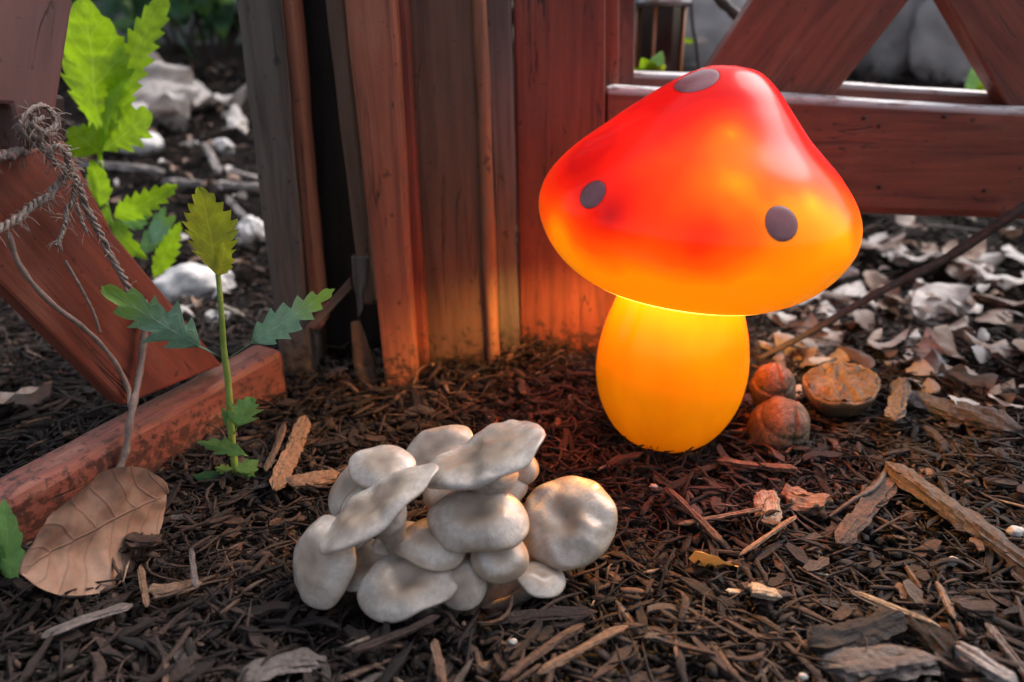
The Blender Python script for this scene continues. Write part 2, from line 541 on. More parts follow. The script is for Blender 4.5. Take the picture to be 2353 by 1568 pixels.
# glaze and painted-glow patch centres in the lamp's own space: (x, y, z), radius, thick (+) or thin (-)
LAMP_GLAZE_GLOW = [((0.012, -0.050, 0.195), 0.040, -0.55), ((0.010, -0.074, 0.175), 0.048, -0.42), ((0.050, -0.068, 0.165), 0.035, -0.40),
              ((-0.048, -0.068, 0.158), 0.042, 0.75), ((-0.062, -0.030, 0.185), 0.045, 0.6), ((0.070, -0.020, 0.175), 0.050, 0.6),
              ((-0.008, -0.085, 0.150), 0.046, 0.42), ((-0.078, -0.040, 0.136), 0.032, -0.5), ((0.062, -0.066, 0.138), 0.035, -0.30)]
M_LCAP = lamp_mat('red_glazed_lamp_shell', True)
M_LSTEM = lamp_mat('yellow_lamp_shell', False)
M_LUND = lamp_mat('added_glow_ring_shell', False, True)
M_SPOT = simple_mat('unlit_grey_spot', (0.20, 0.06, 0.07), (0.30, 0.11, 0.125), 60, 0.25, 0.1, 0.0002)

# ------------------------------------------------------------------ shape helpers
def n3(p, s, seed=0.0):
    return mnoise.noise(Vector((p[0] * s + seed, p[1] * s - seed * 0.7, p[2] * s + seed * 1.3)))


def prism(name, poly, back, length_dir, mat, parent, bevel=0.002, rough=0.0006, cuts=0, seed=0.0, wornup=False, wave=0.0012):
    """board: polygon face (world points) pushed along `back`; bevelled, slightly uneven; gc = grain coordinates"""
    bm = bmesh.new()
    f = [bm.verts.new(p) for p in poly]
    b = [bm.verts.new(Vector(p) + back) for p in poly]
    n = len(f)
    bm.faces.new(f)
    bm.faces.new(list(reversed(b)))
    for i in range(n):
        j = (i + 1) % n
        bm.faces.new((f[j], f[i], b[i], b[j]))
    bmesh.ops.recalc_face_normals(bm, faces=bm.faces)
    L = Vector(length_dir).normalized()
    if cuts:
        es = [e for e in bm.edges if abs((e.verts[1].co - e.verts[0].co).normalized().dot(L)) > 0.75]
        bmesh.ops.subdivide_edges(bm, edges=es, cuts=cuts, use_grid_fill=True)
    if bevel > 0:
        es = [e for e in bm.edges if len(e.link_faces) == 2 and e.calc_face_angle(0) > 0.5]
        bmesh.ops.bevel(bm, geom=es, offset=bevel, segments=2, profile=0.55, affect='EDGES', clamp_overlap=True)
    bm.verts.ensure_lookup_table()
    B = Vector(back).normalized()
    W = L.cross(B).normalized()
    p0 = Vector(poly[0])
    vs, gc, wn = [], [], []
    for v in bm.verts:
        d = v.co - p0
        gc.append((d.dot(L) + seed * 1.7, d.dot(W) + seed, d.dot(B) + seed * 0.3))
    for v in bm.verts:
        q = v.co.copy()
        q += v.normal * (n3(q, 90, seed) * rough + n3(q, 25, seed) * rough * 1.5 + n3(q, 8, seed) * wave)
        vs.append(q)
        if wornup:
            top = max(0.0, v.normal.z)
            wn.append(1.0 if top > 0.25 else 0.0)
        else:
            wn.append(0.0)
    fs = [[v.index for v in fc.verts] for fc in bm.faces]
    bm.free()
    return obj(name, vs, fs, mat, parent, smooth=False, attrs={'gc': gc, 'worn': wn})


def tube(pts, rad, ns=8, cap=True, jitter=0.0):
    pts = [Vector(p) for p in pts]
    n = len(pts)
    vs, fs = [], []
    prev = None
    for i, p in enumerate(pts):
        d = (pts[min(i + 1, n - 1)] - pts[max(i - 1, 0)]).normalized()
        a = Vector((0, 0, 1)) if abs(d.z) < 0.9 else Vector((1, 0, 0))
        if prev is not None:
            a = prev
        u = (a - d * a.dot(d)).normalized()
        prev = u
        v = d.cross(u)
        r = rad[i] if isinstance(rad, (list, tuple)) else rad
        for k in range(ns):
            th = 2 * math.pi * k / ns
            rr = r * (1 + jitter * (random.random() - 0.5))
            vs.append(p + (u * math.cos(th) + v * math.sin(th)) * rr)
    for i in range(n - 1):
        for k in range(ns):
            k2 = (k + 1) % ns
            fs.append((i * ns + k, i * ns + k2, (i + 1) * ns + k2, (i + 1) * ns + k))
    if cap:
        fs.append(tuple(range(ns - 1, -1, -1)))
        fs.append(tuple((n - 1) * ns + k for k in range(ns)))
    return vs, fs


def spline(ctrl, n=24):
    c = [Vector(p) for p in ctrl]
    c = [c[0] * 2 - c[1]] + c + [c[-1] * 2 - c[-2]]
    segs = len(c) - 3
    out = []
    for i in range(n + 1):
        t = i / n * segs
        j = min(int(t), segs - 1)
        t -= j
        p0, p1, p2, p3 = c[j:j + 4]
        out.append(0.5 * ((2 * p1) + (p2 - p0) * t + (2 * p0 - 5 * p1 + 4 * p2 - p3) * t * t + (3 * p1 - p0 - 3 * p2 + p3) * t ** 3))
    return out


def leaf_geo(base, tip, side, width, n=36, m=8, teeth=0, tooth=0.0, lobes=0, lobe=0.0, bow=0.0, fold=0.0, curl=0.0,
             wave=0.0, env=(0.8, 0.75), seed=0.0, petiole=0.0, upw=1.0, dnw=1.0, twist=0.0, droop=0.0):
    """blade from base to tip; side = width direction; bow lifts the middle, curl rolls the two sides, fold creases the midrib"""
    base, tip, side = Vector(base), Vector(tip), Vector(side)
    ax = tip - base
    L = ax.length
    axn = ax.normalized()
    side = (side - axn * side.dot(axn)).normalized()
    nor = axn.cross(side).normalized()
    vs, fs, at = [], [], []
    rnd = random.random()
    for i in range(n + 1):
        t = i / n
        tt = max(0.0, (t - petiole) / (1 - petiole))
        e = max(0.0, math.sin(math.pi * min(1, tt) ** env[0])) ** env[1]
        wv = width * e
        if lobes:
            ph = (tt * lobes) % 1.0
            wv *= 1 - lobe * (1 - abs(2 * ph - 1) ** 0.8) * (0.4 + 0.6 * math.sin(math.pi * tt))
        c = base + ax * t + nor * (bow * L * math.sin(math.pi * t)) - Vector((0, 0, 1)) * (droop * L * t * t)
        if teeth:
            tk = tt * teeth * 1.25
            ph = tk % 1.0
            pk = ph / 0.78 if ph < 0.78 else (1 - ph) / 0.22
            amp = tooth * (0.75 + 0.6 * abs(math.sin(int(tk) * 2.7 + seed)))
            wv *= 1 - amp * (1 - pk)
            fwd = pk
        wv = max(wv, width * 0.022 if tt < 0.98 else width * 0.004)
        tw = twist * t
        s2 = side * math.cos(tw) + nor * math.sin(tw)
        n2 = nor * math.cos(tw) - side * math.sin(tw)
        for j in range(m + 1):
            s = j / m * 2 - 1
            ww = wv * (upw if s > 0 else dnw)
            a = curl * abs(s)
            x = s if abs(a) < 1e-4 else math.copysign(math.sin(a) / curl, s)
            y = 0 if abs(a) < 1e-4 else (1 - math.cos(a)) / curl
            q = c + s2 * (x * ww) + n2 * (y * ww + fold * abs(s) * ww)
            q = q + n2 * (wave * width * math.sin(t * 17 + s * 2 + seed * 3) * abs(s))
            q = q + n2 * (n3(q, 60, seed) * width * 0.12 + n3(q, 170, seed) * width * 0.05) + axn * (n3(q, 90, seed + 3) * width * 0.06 * abs(s))
            # teeth sweep forwards at the margin
            if teeth:
                q = q + axn * (abs(s) ** 2 * (L * 0.25 / teeth + fwd * tooth * ww * 0.55))
            vs.append(q)
            at.append((t, s, rnd))
    for i in range(n):
        for j in range(m):
            a = i * (m + 1) + j
            fs.append((a, a + 1, a + m + 2, a + m + 1))
    return vs, fs, at


def leaf(name, mat, parent=None, **kw):
    vs, fs, at = leaf_geo(**kw)
    return obj(name, vs, fs, mat, parent, attrs={'lf': at}, own_origin=(parent is None))


# ================================================================== SETTING: ground
def build_ground():
    xs = np.concatenate([np.linspace(-30, -1.6, 14)[:-1], np.linspace(-1.6, 1.6, 215), np.linspace(1.6, 30, 14)[1:]])
    ys = np.concatenate([np.linspace(-30, -0.1, 14)[:-1], np.linspace(-0.1, 2.4, 170), np.linspace(2.4, 40, 14)[1:]])
    X, Y = np.meshgrid(xs, ys)
    Z = hgt(X, Y) - 0.004
    v = np.stack([X.ravel(), Y.ravel(), Z.ravel()], 1)
    nx, ny = len(xs), len(ys)
    idx = np.arange(nx * ny).reshape(ny, nx)
    f = np.stack([idx[:-1, :-1].ravel(), idx[:-1, 1:].ravel(), idx[1:, 1:].ravel(), idx[1:, :-1].ravel()], 1)
    o = obj('ground', v, f.tolist(), M_SOIL)
    tag(o, kind='structure')


build_ground()

# ================================================================== lattice gate on the right (three layers of boards)
def front_board(name, parent, mat, tl, tr, bl, br, Yl, Yr, thick, top=None, extend_dn=0.0, **kw):
    """board whose front face goes through four photo points at depth Yl / Yr"""
    a, b, c, d = atY(*tl, Yl), atY(*tr, Yr), atY(*br, Yr), atY(*bl, Yl)
    if top:
        a = d + (a - d) * ((top - d.z) / (a.z - d.z))
        b = c + (b - c) * ((top - c.z) / (b.z - c.z))
    if extend_dn:
        d = a + (d - a) * ((a.z - d.z + extend_dn) / (a.z - d.z))
        c = b + (c - b) * ((b.z - c.z + extend_dn) / (b.z - c.z))
    ld = kw.pop('ld', None) or (a - d)
    return prism(name, [d, c, b, a], Vector((0, thick, 0)), ld, mat, parent, **kw)


TOPZ = 0.46
FY = 0.585
gate = thing('lattice_gate', 'red stained wooden lattice gate with low rail and crossing braces behind the glowing mushroom lamp',
             'gate', (atG(1290, 825).x, FY, 0))
front_board('stile', gate, M_RED, (1178, 0), (1392, 0), (1197, 828), (1388, 828), FY, FY, 0.020, TOPZ, 0.02, cuts=14, seed=1.0)
front_board('stile', gate, M_RED, (1300, 0), (1424, 0), (1310, 828), (1420, 828), FY + 0.0205, FY + 0.0205, 0.018, TOPZ, 0.02, cuts=14, seed=2.0, wornup=False)
front_board('stile', gate, M_REDL, (1300, 0), (1458, 0), (1310, 800), (1452, 800), FY + 0.039, FY + 0.039, 0.020, TOPZ, 0.02, cuts=14, seed=3.0)
# rails
rail_o = front_board('rail', gate, M_RED, (1393, 196), (2950, 278), (1392, 470), (2950, 534), FY + 0.001, FY - 0.004, 0.0195,
            ld=Vector((1, 0, 0)), bevel=0.0065, cuts=18, seed=4.0, wornup=True)
front_board('rail', gate, M_REDL, (1426, 163), (2950, 245), (1426, 420), (2950, 470), FY + 0.0395, FY + 0.036, 0.020,
            ld=Vector((1, 0, 0)), bevel=0.005, cuts=18, seed=5.0, wornup=True)
# braces
Yb = FY + 0.0205


def brace(pts, seed):
    p = [atY(x, y, Yb) for x, y in pts]
    ld = p[2] - p[1]
    prism('brace', p, Vector((0, 0.0185, 0)), ld, M_RED, gate, bevel=0.0015, seed=seed)


brace([(1560, 262), (1880, 262), (2090, 0), (2330, -300), (1930, -300), (1730, 0)], 6.0)
brace([(2330, 270), (2760, 285), (2560, 0), (2350, -300), (2000, -300), (2175, 0)], 7.0)
# nail heads on the rail
for (x, y) in ((1985, 272), (2020, 290), (2170, 268), (2020, 430), (2262, 438)):
    p = atY(x, y, FY - 0.0022)
    vs, fs = [], []
    for r, dz in ((0.0016, 0), (0.0012, -0.0006), (0.0, -0.0008)):
        for k in range(10):
            th = k * math.pi / 5
            vs.append(p + Vector((r * math.cos(th), dz, r * math.sin(th))))
    for i in range(2):
        for k in range(10):
            fs.append((i * 10 + k, i * 10 + (k + 1) % 10, i * 10 + 10 + (k + 1) % 10, i * 10 + 10 + k))
    obj('nail', vs, fs, M_DARKW, rail_o)

# ================================================================== built-up plank post in the middle
post = thing('plank_post', 'tall corner post built from brown, orange and red planks with a rotted foot', 'post',
             (atG(1020, 880).x, 0.56, 0))
# wide brown plank and its orange bead
front_board('plank', post, M_BROWN, (915, 0), (1100, 0), (962, 868), (1142, 838), 0.553, 0.553, 0.022, TOPZ, 0.03, cuts=16, seed=11.0)
a0, a1 = atY(1100, 0, 0.5535), atY(1134, 835, 0.5535)
a0 = a1 + (a0 - a1) * ((TOPZ - a1.z) / (a0.z - a1.z))
a1 = a1 - (a0 - a1).normalized() * 0.02


def bead(name, p_low, p_up, r, mat, parent, seed):
    pts = [p_low.lerp(p_up, i / 20) for i in range(21)]
    vs, fs = tube(pts, [r * (1 + 0.08 * math.sin(i * 1.3 + seed)) for i in range(21)], 14)
    L = (p_up - p_low).normalized()
    gc = [((v - p_low).dot(L) + seed, (v - p_low).x + seed, (v - p_low).y) for v in map(Vector, vs)]
    return obj(name, vs, fs, mat, parent, attrs={'gc': gc, 'worn': [0.0] * len(vs)})


bead('bead', a1, a0, 0.0052, M_ORANGEW, post, 2.0)
# red batten standing proud
front_board('batten', post, M_BATTEN, (790, 0), (905, 0), (886, 925), (960, 905), 0.517, 0.521, 0.020, TOPZ, 0.02, cuts=16, seed=12.0, bevel=0.003)
front_board('batten', post, M_BROWN, (748, 0), (792, 0), (856, 920), (882, 920), 0.538, 0.538, 0.020, TOPZ, -0.075, cuts=12, seed=13.0)
# side return between batten and plank
front_board('plank', post, M_RED, (896, 0), (935, 0), (950, 885), (985, 872), 0.5425, 0.5425, 0.012, TOPZ, 0.02, cuts=10, seed=14.0)
# dark inner core
front_board('core', post, M_DARKW, (640, 0), (930, 0), (700, 900), (960, 900), 0.60, 0.60, 0.03, TOPZ, 0.03, cuts=8, seed=15.0)
# grey edge strip beside the gate stile
front_board('plank', post, M_GREYW, (1112, 0), (1174, 0), (1150, 832), (1193, 832), 0.568, 0.572, 0.012, TOPZ, 0.02, cuts=10, seed=16.0)

post2 = thing('weathered_post', 'grey brown weathered square post between the leaning seedling and the plank post', 'post',
              (atG(680, 890).x, 0.54, 0))
front_board('post_face', post2, M_GREYW, (541, 0), (640, 0), (642, 860), (716, 860), 0.535, 0.535, 0.058, TOPZ, 0.03, cuts=16, seed=21.0, bevel=0.004)
front_board('edge_strip', post2, M_BATTEN, (641, 0), (668, 0), (717, 760), (737, 760), 0.545, 0.545, 0.03, TOPZ, 0.0, cuts=16, seed=22.0)

# splinters from the rotted foot
def splinter(name, parent, mat, pts, r0, r1, seed):
    sp = spline(pts, 10)
    vs, fs = tube(sp, [(r0 + (r1 - r0) * i / 10) * (0.8 + 0.35 * random.random()) for i in range(11)], 6, jitter=0.5)
    L = (sp[-1] - sp[0]).normalized()
    gc = [((v - sp[0]).dot(L) + seed, (v - sp[0]).x + seed, (v - sp[0]).y) for v in map(Vector, vs)]
    return obj(name, vs, fs, mat, parent, smooth=False, attrs={'gc': gc, 'worn': [0.0] * len(vs)}, own_origin=parent is None)


def sliver(pts, Y, thick, mat, seed, ld):
    p = [atY(x, y, Y + dy) for x, y, dy in pts]
    prism('splinter', p, Vector((0, thick, 0)), ld, mat, post, bevel=0.0012, seed=seed, rough=0.0012)


sliver([(700, 752, -0.006), (722, 758, -0.006), (812, 662, 0.008), (806, 634, 0.008)], 0.534, 0.007, M_BROWN, 51.0, Vector((1, 0, 0.6)))
sliver([(836, 960, -0.004), (888, 955, -0.004), (858, 850, 0), (842, 790, 0), (826, 738, 0), (804, 742, 0), (808, 830, 0)], 0.524, 0.008, M_BROWN, 52.0, Vector((0, 0, 1)))
sliver([(806, 590, 0), (846, 590, 0), (842, 655, 0), (832, 672, 0), (836, 712, 0), (822, 735, 0), (816, 690, 0), (810, 650, 0)], 0.536, 0.008, M_GREYW, 53.0, Vector((0, 0, 1)))
sliver([(692, 905, 0), (716, 905, 0), (728, 790, 0), (716, 700, 0), (700, 780, 0)], 0.545, 0.008, M_GREYW, 54.0, Vector((0, 0, 1)))
o = splinter('wood_splinter', None, M_CHIP_TAN, [atY(1142, 768, 0.572), atY(1160, 742, 0.574), atY(1184, 700, 0.578)], 0.003, 0.0014, 4.0)
tag(o, 'thin orange wood splinter wedged between plank post and gate stile', 'splinter')

# ================================================================== left panel: rail on the ground, wide brace, upper board
PR = atG(665, 930)
PL = atG(350, 1105)
PR.z = PL.z = 0
dl = (PL - PR).normalized()
nf = Vector((-dl.y, dl.x, 0)).normalized()
if (CAM - PR).dot(nf) < 0: nf = -nf
panel = thing('broken_panel', 'red wooden panel falling apart, its rail on the mulch, tied with twine beside the seedling', 'fence panel', PR)
RH = 0.043
A, Bp = PR + Vector((0, 0, -0.012)), PR + dl * 0.36 + Vector((0, 0, -0.044))
prism('rail', [A, Bp, Bp + Vector((0, 0, RH + 0.012)), A + Vector((0, 0, RH + 0.012))], -nf * 0.026, dl, M_REDL, panel,
      bevel=0.0045, cuts=22, seed=31.0, rough=0.001, wave=0.0025)
pb0 = PR - nf * 0.009
B_pts = [(284, 934), (512, 840), (261, 535), (152, 322), (48, 347), (-200, 400), (-200, 478), (0, 655)]
poly = [onplane(x, y, pb0, nf) for x, y in B_pts]
prism('brace', poly, -nf * 0.016, poly[2] - poly[1], M_RED, panel, bevel=0.002, seed=32.0)
pc0 = PR + nf * 0.009
C_pts = [(182, -90), (166, 30), (128, 265), (140, 330), (46, 350), (24, 242), (-260, 225), (-260, -90)]
poly = [onplane(x, y, pc0, nf) for x, y in C_pts]
prism('upright', poly, -nf * 0.016, poly[0] - poly[2], M_RED_SHADE, panel, bevel=0.002, seed=33.0)
# dark backing sheet at the crossing, standing in for shadow in the gap
poly = [onplane(x, y, PR - nf * 0.027, nf) for x, y in [(150, 420), (150, 220), (-200, 180), (-200, 420)]]
prism('shadow_backing', poly, -nf * 0.012, Vector((0, 0, 1)), M_DARKW, panel, bevel=0.002, seed=34.0)

# ------------------------------------------------------------------ twine
twine = thing('jute_twine', 'frayed jute twine knotted round the boards of the broken red panel', 'twine', onplane(110, 330, pc0, nf))


def strand(name, px, off, r, seed, fray=0, mat=M_TWINE):
    """two twisted plies following photo points on the panel plane pushed out by off"""
    c = [onplane(x, y, PR + nf * (off if not isinstance(off, list) else off[i]), nf) for i, (x, y) in enumerate(px)]
    n = 14 * len(c)
    sp = spline(c, n)
    vs, fs = [], []
    for ply in range(3):
        pts = []
        for i, p in enumerate(sp):
            d = (sp[min(i + 1, n)] - sp[max(i - 1, 0)]).normalized()
            u = d.cross(nf).normalized()
            th = i * 0.42 + 0.8 * math.sin(i * 0.31 + seed) + ply * 2.094 + seed
            rw = r * (0.42 + 0.22 * math.sin(i * 0.7 + ply * 1.9))
            pts.append(p + (u * math.cos(th) + nf * math.sin(th)) * rw)
        v, f = tube(pts, [r * 0.42 * (0.75 + 0.5 * random.random()) for _ in pts], 5)
        o0 = len(vs)
        vs += v
        fs += [tuple(i + o0 for i in q) for q in f]
    for k in range(int(fray * 0.4)):
        i = random.randrange(2, n - 2)
        p = sp[i]
        d = Vector((random.uniform(-1, 1), random.uniform(-1, 1), random.uniform(-1.2, 0.4))).normalized()
        q = [p, p + d * 0.004, p + d * 0.007 + Vector((0, 0, -0.003 * random.random()))]
        v, f = tube(spline(q, 5), 0.00018, 3)
        o0 = len(vs)
        vs += v
        fs += [tuple(i + o0 for i in qq) for qq in f]
    return obj(name, vs, fs, mat, twine)


strand('knot', [(60, 300), (62, 265), (90, 243), (118, 258), (128, 285), (105, 305), (85, 318), (70, 300), (80, 270)], [0.012, 0.014, 0.013, 0.012, 0.013, 0.015, 0.014, 0.013, 0.014], 0.0016, 0.3, 150)
strand('knot', [(75, 330), (48, 290), (70, 252), (105, 246), (135, 275), (120, 310), (92, 300), (78, 282), (100, 268)], [0.011, 0.016, 0.015, 0.014, 0.011, 0.012, 0.017, 0.016, 0.015], 0.0012, 0.9, 120)
strand('knot', [(90, 330), (110, 350), (135, 335), (155, 360), (160, 395), (140, 385), (115, 360), (128, 330)], [0.012, 0.014, 0.016, 0.014, 0.01, 0.012, 0.014, 0.012], 0.0017, 1.1, 150)
strand('strand', [(-120, 590), (0, 528), (60, 488), (110, 450), (150, 410), (158, 378)], [0.006, 0.005, 0.004, 0.005, 0.006, 0.01], 0.0026, 0.0, 160)
strand('strand', [(-100, 385), (0, 362), (35, 352), (58, 345)], [0.006, 0.007, 0.007, 0.007], 0.0030, 0.9, 40)
strand('strand', [(172, 412), (170, 450), (152, 490), (148, 525), (130, 566)], [0.006, 0.004, 0.003, 0.003, 0.003], 0.0016, 0.5, 100)
strand('strand', [(165, 440), (182, 490), (198, 535)], [0.004, 0.003, 0.003], 0.0012, 0.2, 30)
strand('strand', [(150, 345), (172, 410), (205, 490), (245, 570), (290, 655), (300, 690)], [0.006, 0.003, 0.001, 0.001, 0.001, 0.001], 0.0024, 0.2, 60)

# dry vines over the panel
def vine(px, off, r, label, seed):
    c = [onplane(x, y, PR + nf * off[i], nf) for i, (x, y) in enumerate(px)]
    sp = spline(c, 30)
    vs, fs = tube(sp, [r * (0.8 + 0.35 * abs(math.sin(i * 0.8 + seed))) for i in range(31)], 6, jitter=0.25)
    o = obj('dry_vine', vs, fs, M_TWIGL, None, own_origin=True)
    tag(o, label, 'vine', None)
    return o


vine([(20, 535), (45, 610), (110, 690), (200, 760), (255, 820), (292, 885), (300, 935)], [-0.003] * 6 + [0.002], 0.0014,
     'long pale dry stem running down the brace of the broken red panel', 0.3)
vine([(330, 690), (332, 760), (318, 870), (302, 950), (288, 1040), (268, 1092)], [-0.003, -0.004, -0.003, 0.004, 0.004, 0.005], 0.0021,
     'flat pale dry stem hanging upright across the rail of the broken panel', 1.3)
vine([(150, 600), (190, 670), (215, 720), (230, 765)], [-0.003] * 4, 0.0009,
     'short thin dry stem curving on the middle of the red brace', 2.3)

# ================================================================== mushroom lamp
LB = atG(1545, 1030)
LB = Vector((LB.x - 0.0060, 0.446, hz(LB.x, 0.446) + 0.0005))
lamp = thing('mushroom_lamp', 'glowing toadstool lamp with red and orange spotted cap on round yellow stem', 'lamp', LB)
TILT = math.radians(3.0)
RM = Matrix.Rotation(TILT, 3, 'Y')


def smooth_profile(ctrl, n):
    sp = spline([Vector((r, 0, z)) for r, z in ctrl], n)
    return [(max(0.0, p.x), p.z) for p in sp]


def revolve(profile, ns, wob=0.0):
    vs, fs = [], []
    for i, (r, z) in enumerate(profile):
        for k in range(ns):
            th = 2 * math.pi * k / ns
            rr = r * (1 + wob * math.sin(2 * th + 0.6) + wob * 0.6 * math.sin(3 * th + 2))
            vs.append(Vector((rr * math.cos(th), rr * math.sin(th), z)))
    for i in range(len(profile) - 1):
        for k in range(ns):
            k2 = (k + 1) % ns
            fs.append((i * ns + k, i * ns + k2, (i + 1) * ns + k2, (i + 1) * ns + k))
    return vs, fs


def place_lamp(vs):
    return [RM @ Vector((v.x * 0.965, v.y * 0.965, v.z * 0.982)) + LB for v in vs]


stem_prof = smooth_profile([(0.0005, 0.0), (0.018, 0.0015), (0.033, 0.012), (0.0435, 0.031), (0.0470, 0.052), (0.0445, 0.073), (0.0395, 0.090), (0.0365, 0.101), (0.0355, 0.108)], 48)
vs, fs = revolve(stem_prof, 72)
stem_o = obj('stem', place_lamp(vs), fs, M_LSTEM, lamp)
CAPC = [(0.0358, 0.1055), (0.046, 0.1035), (0.060, 0.1065), (0.0755, 0.1165), (0.0868, 0.1305), (0.0918, 0.146), (0.0878, 0.162), (0.0745, 0.1785),
        (0.0560, 0.1945), (0.0395, 0.2095), (0.0265, 0.2205), (0.0135, 0.2278), (0.0005, 0.2295)]
full_prof = smooth_profile(CAPC, 96)
icut = min(range(97), key=lambda i: abs(full_prof[i][0] - 0.062) + (1 if full_prof[i][1] > 0.12 else 0))
cap_prof = full_prof[icut:]
uvs, ufs = revolve(full_prof[:icut + 1], 120, 0.004)
vs, fs = revolve(cap_prof, 120, 0.004)
RC = Matrix.Rotation(math.radians(2.6), 3, 'Y')
NECK = Vector((0, 0, 0.104))
vs = [RC @ (v + Vector((0.007 * max(0.0, (v.z - 0.195) / 0.033) ** 1.4, 0, 0)) - NECK) + NECK for v in vs]
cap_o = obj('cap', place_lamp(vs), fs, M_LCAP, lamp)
obj('added_glow_ring', place_lamp([RC @ (v - NECK) + NECK for v in uvs]), ufs, M_LUND, lamp)
# make the texture space the lamp's own upright space
# spots: discs that hug the cap surface
from mathutils.bvhtree import BVHTree
bvh = BVHTree.FromPolygons(place_lamp(vs), fs)


def spot(px, rr, sy=1.0):
    d = ray(*px).normalized()
    hit, nrm, _, _ = bvh.ray_cast(CAM, d)
    if hit is None: return
    if nrm.dot(d) > 0: nrm = -nrm
    a = nrm.cross(Vector((0, 0, 1)))
    if a.length < 0.1: a = Vector((1, 0, 0))
    a.normalize()
    b = nrm.cross(a).normalized()
    vs, fs = [], []
    NR, NS = 6, 36
    for i in range(NR + 1):
        for k in range(NS):
            th = 2 * math.pi * k / NS
            r = rr * i / NR
            p = hit + a * (r * math.cos(th)) + b * (r * sy * math.sin(th))
            h, nn, _, _ = bvh.find_nearest(p)
            if (p - CAM).dot(nn) > 0 and nn.dot(nrm) < 0: nn = -nn
            if nn.dot(nrm) < 0: nn = -nn
            vs.append(h + nn * (0.00022 if i < NR else -0.0001))
    for i in range(NR):
        for k in range(NS):
            k2 = (k + 1) % NS
            fs.append((i * NS + k, i * NS + k2, (i + 1) * NS + k2, (i + 1) * NS + k))
    obj('spot', vs, fs, M_SPOT, cap_o)


spot((1361, 446), 0.0080)
spot((1797, 513), 0.0092)
spot((1600, 182), 0.0125)
# the bulb inside
bl = bpy.data.lights.new('bulb', 'POINT')
bl.energy = 2.5
bl.color = (1.0, 0.86, 0.62)
bl.shadow_soft_size = 0.013
bo = bpy.data.objects.new('bulb', bl)
COL.objects.link(bo)
bo.parent = lamp
bo.location = RM @ Vector((0, 0, 0.138))

# ================================================================== oyster mushroom cluster
def S(x): return x / 0.43519
OB = atG(S(435), S(585))
OB = Vector((OB.x * 0.955, 0.306, hz(OB.x, 0.306)))
oyst = thing('oyster_mushroom_cluster', 'clump of grey white oyster mushrooms growing from the bark mulch', 'mushroom', OB)


OYS = 0.952


def oyster_cap(c, Y, a, b, phi, n, h=0.45, dep=0.25, seed=0.0, taper=0.0, wav=0.08, wob=0.06, stem=True, roll=0.35, curlx=0.0, tone=None):
    roll *= 0.62
    h *= 0.86
    ctr = atY(S(c[0]), S(c[1]), Y * OYS)
    depth = (ctr - CAM).dot(FW)
    mpp = depth / (FPX * 0.43519)
    N = (RT * n[0] + UP * n[1] - FW * n[2]).normalized()
    ph = math.radians(phi)
    u = RT * math.cos(ph) + UP * math.sin(ph)
    u = (u - N * u.dot(N)).normalized()
    v = N.cross(u).normalized()
    A, Bb = a * mpp * 1.06, b * mpp * 1.06
    T = min(A, Bb)
    NT_, prof = 96, []
    # radius factor, height factor, colour radius, under flag
    for i in range(14):
        r = i / 13 * 0.94
        z = h * (1 - (r / 1.0) ** 2.6) - dep * math.exp(-(r / 0.34) ** 2)
        prof.append((r, z, r, 0))
    zr = prof[-1][1]
    for (r, z) in ((0.975, zr - roll * 0.12), (0.995, zr - roll * 0.32), (0.997, zr - roll * 0.52), (0.975, zr - roll * 0.70), (0.92, zr - roll * 0.76)):
        prof.append((r, z, 0.98, 0))
    for i in range(6):
        f = i / 5
        prof.append((0.86 - 0.70 * f, zr - roll * 0.66 - 0.12 * f - 0.35 * f * f, 0.9, 1))
    vs, fs, at, th_ = [], [], [], []
    rnd = random.random() * 0.7 if tone is None else tone
    for i, (r, z, cr, un) in enumerate(prof):
        for k in range(NT_):
            th = 2 * math.pi * k / NT_
            R = 1 + wob * math.sin(2 * th + seed) + wob * 0.7 * math.sin(3 * th + seed * 2.1) + wob * 0.35 * math.sin(5 * th + seed * 3.7)
            x = r * R * math.cos(th)
            y = r * R * math.sin(th)
            y *= 1 + taper * x
            zz = z + wav * r * r * math.sin(2 * th + seed * 1.7) + wav * 0.6 * r * r * math.sin(3 * th - seed) + curlx * x * x
            if un:
                zz += 0.05 * (k % 2)
            q = ctr + u * (x * A) + v * (y * Bb) + N * ((zz - h * 0.45) * T)
            q = q + N * (n3(q, 150, seed) * 0.06 * T + n3(q, 70, seed) * 0.12 * T) + u * (n3(q, 60, seed + 9) * 0.08 * T) + v * (n3(q, 60, seed + 4) * 0.08 * T)
            vs.append(q)
            at.append((cr, un, rnd))
            th_.append((math.cos(th) * 5, math.sin(th) * 5, r * 1.2 + seed))
    for i in range(len(prof) - 1):
        for k in range(NT_):
            k2 = (k + 1) % NT_
            fs.append((i * NT_ + k, i * NT_ + k2, (i + 1) * NT_ + k2, (i + 1) * NT_ + k))
    cp = obj('cap', vs, fs, M_OYS, oyst, attrs={'oy': at, 'fib': th_})
    if stem:
        p0 = ctr - N * (0.55 * T)
        p2 = OB + Vector(((ctr.x - OB.x) * 0.45, (ctr.y - OB.y) * 0.4, -0.006))
        p1 = p0.lerp(p2, 0.45) - N * 0.004
        q0 = ctr - N * 0.45 * T
        sp = spline([q0, q0.lerp(p2, 0.33) - N * 0.005, q0.lerp(p2, 0.66) - N * 0.003, p2], 16)
        r0 = max(0.0035, T * 0.32)
        tv, tf = tube(sp, [max(T * 0.60 * (1 - i / 5.5), r0 * (1.15 - 0.30 * math.sin(i / 16 * math.pi))) for i in range(17)], 18)
        st = obj('stalk', tv, tf, M_OYST, oyst)
    return cp


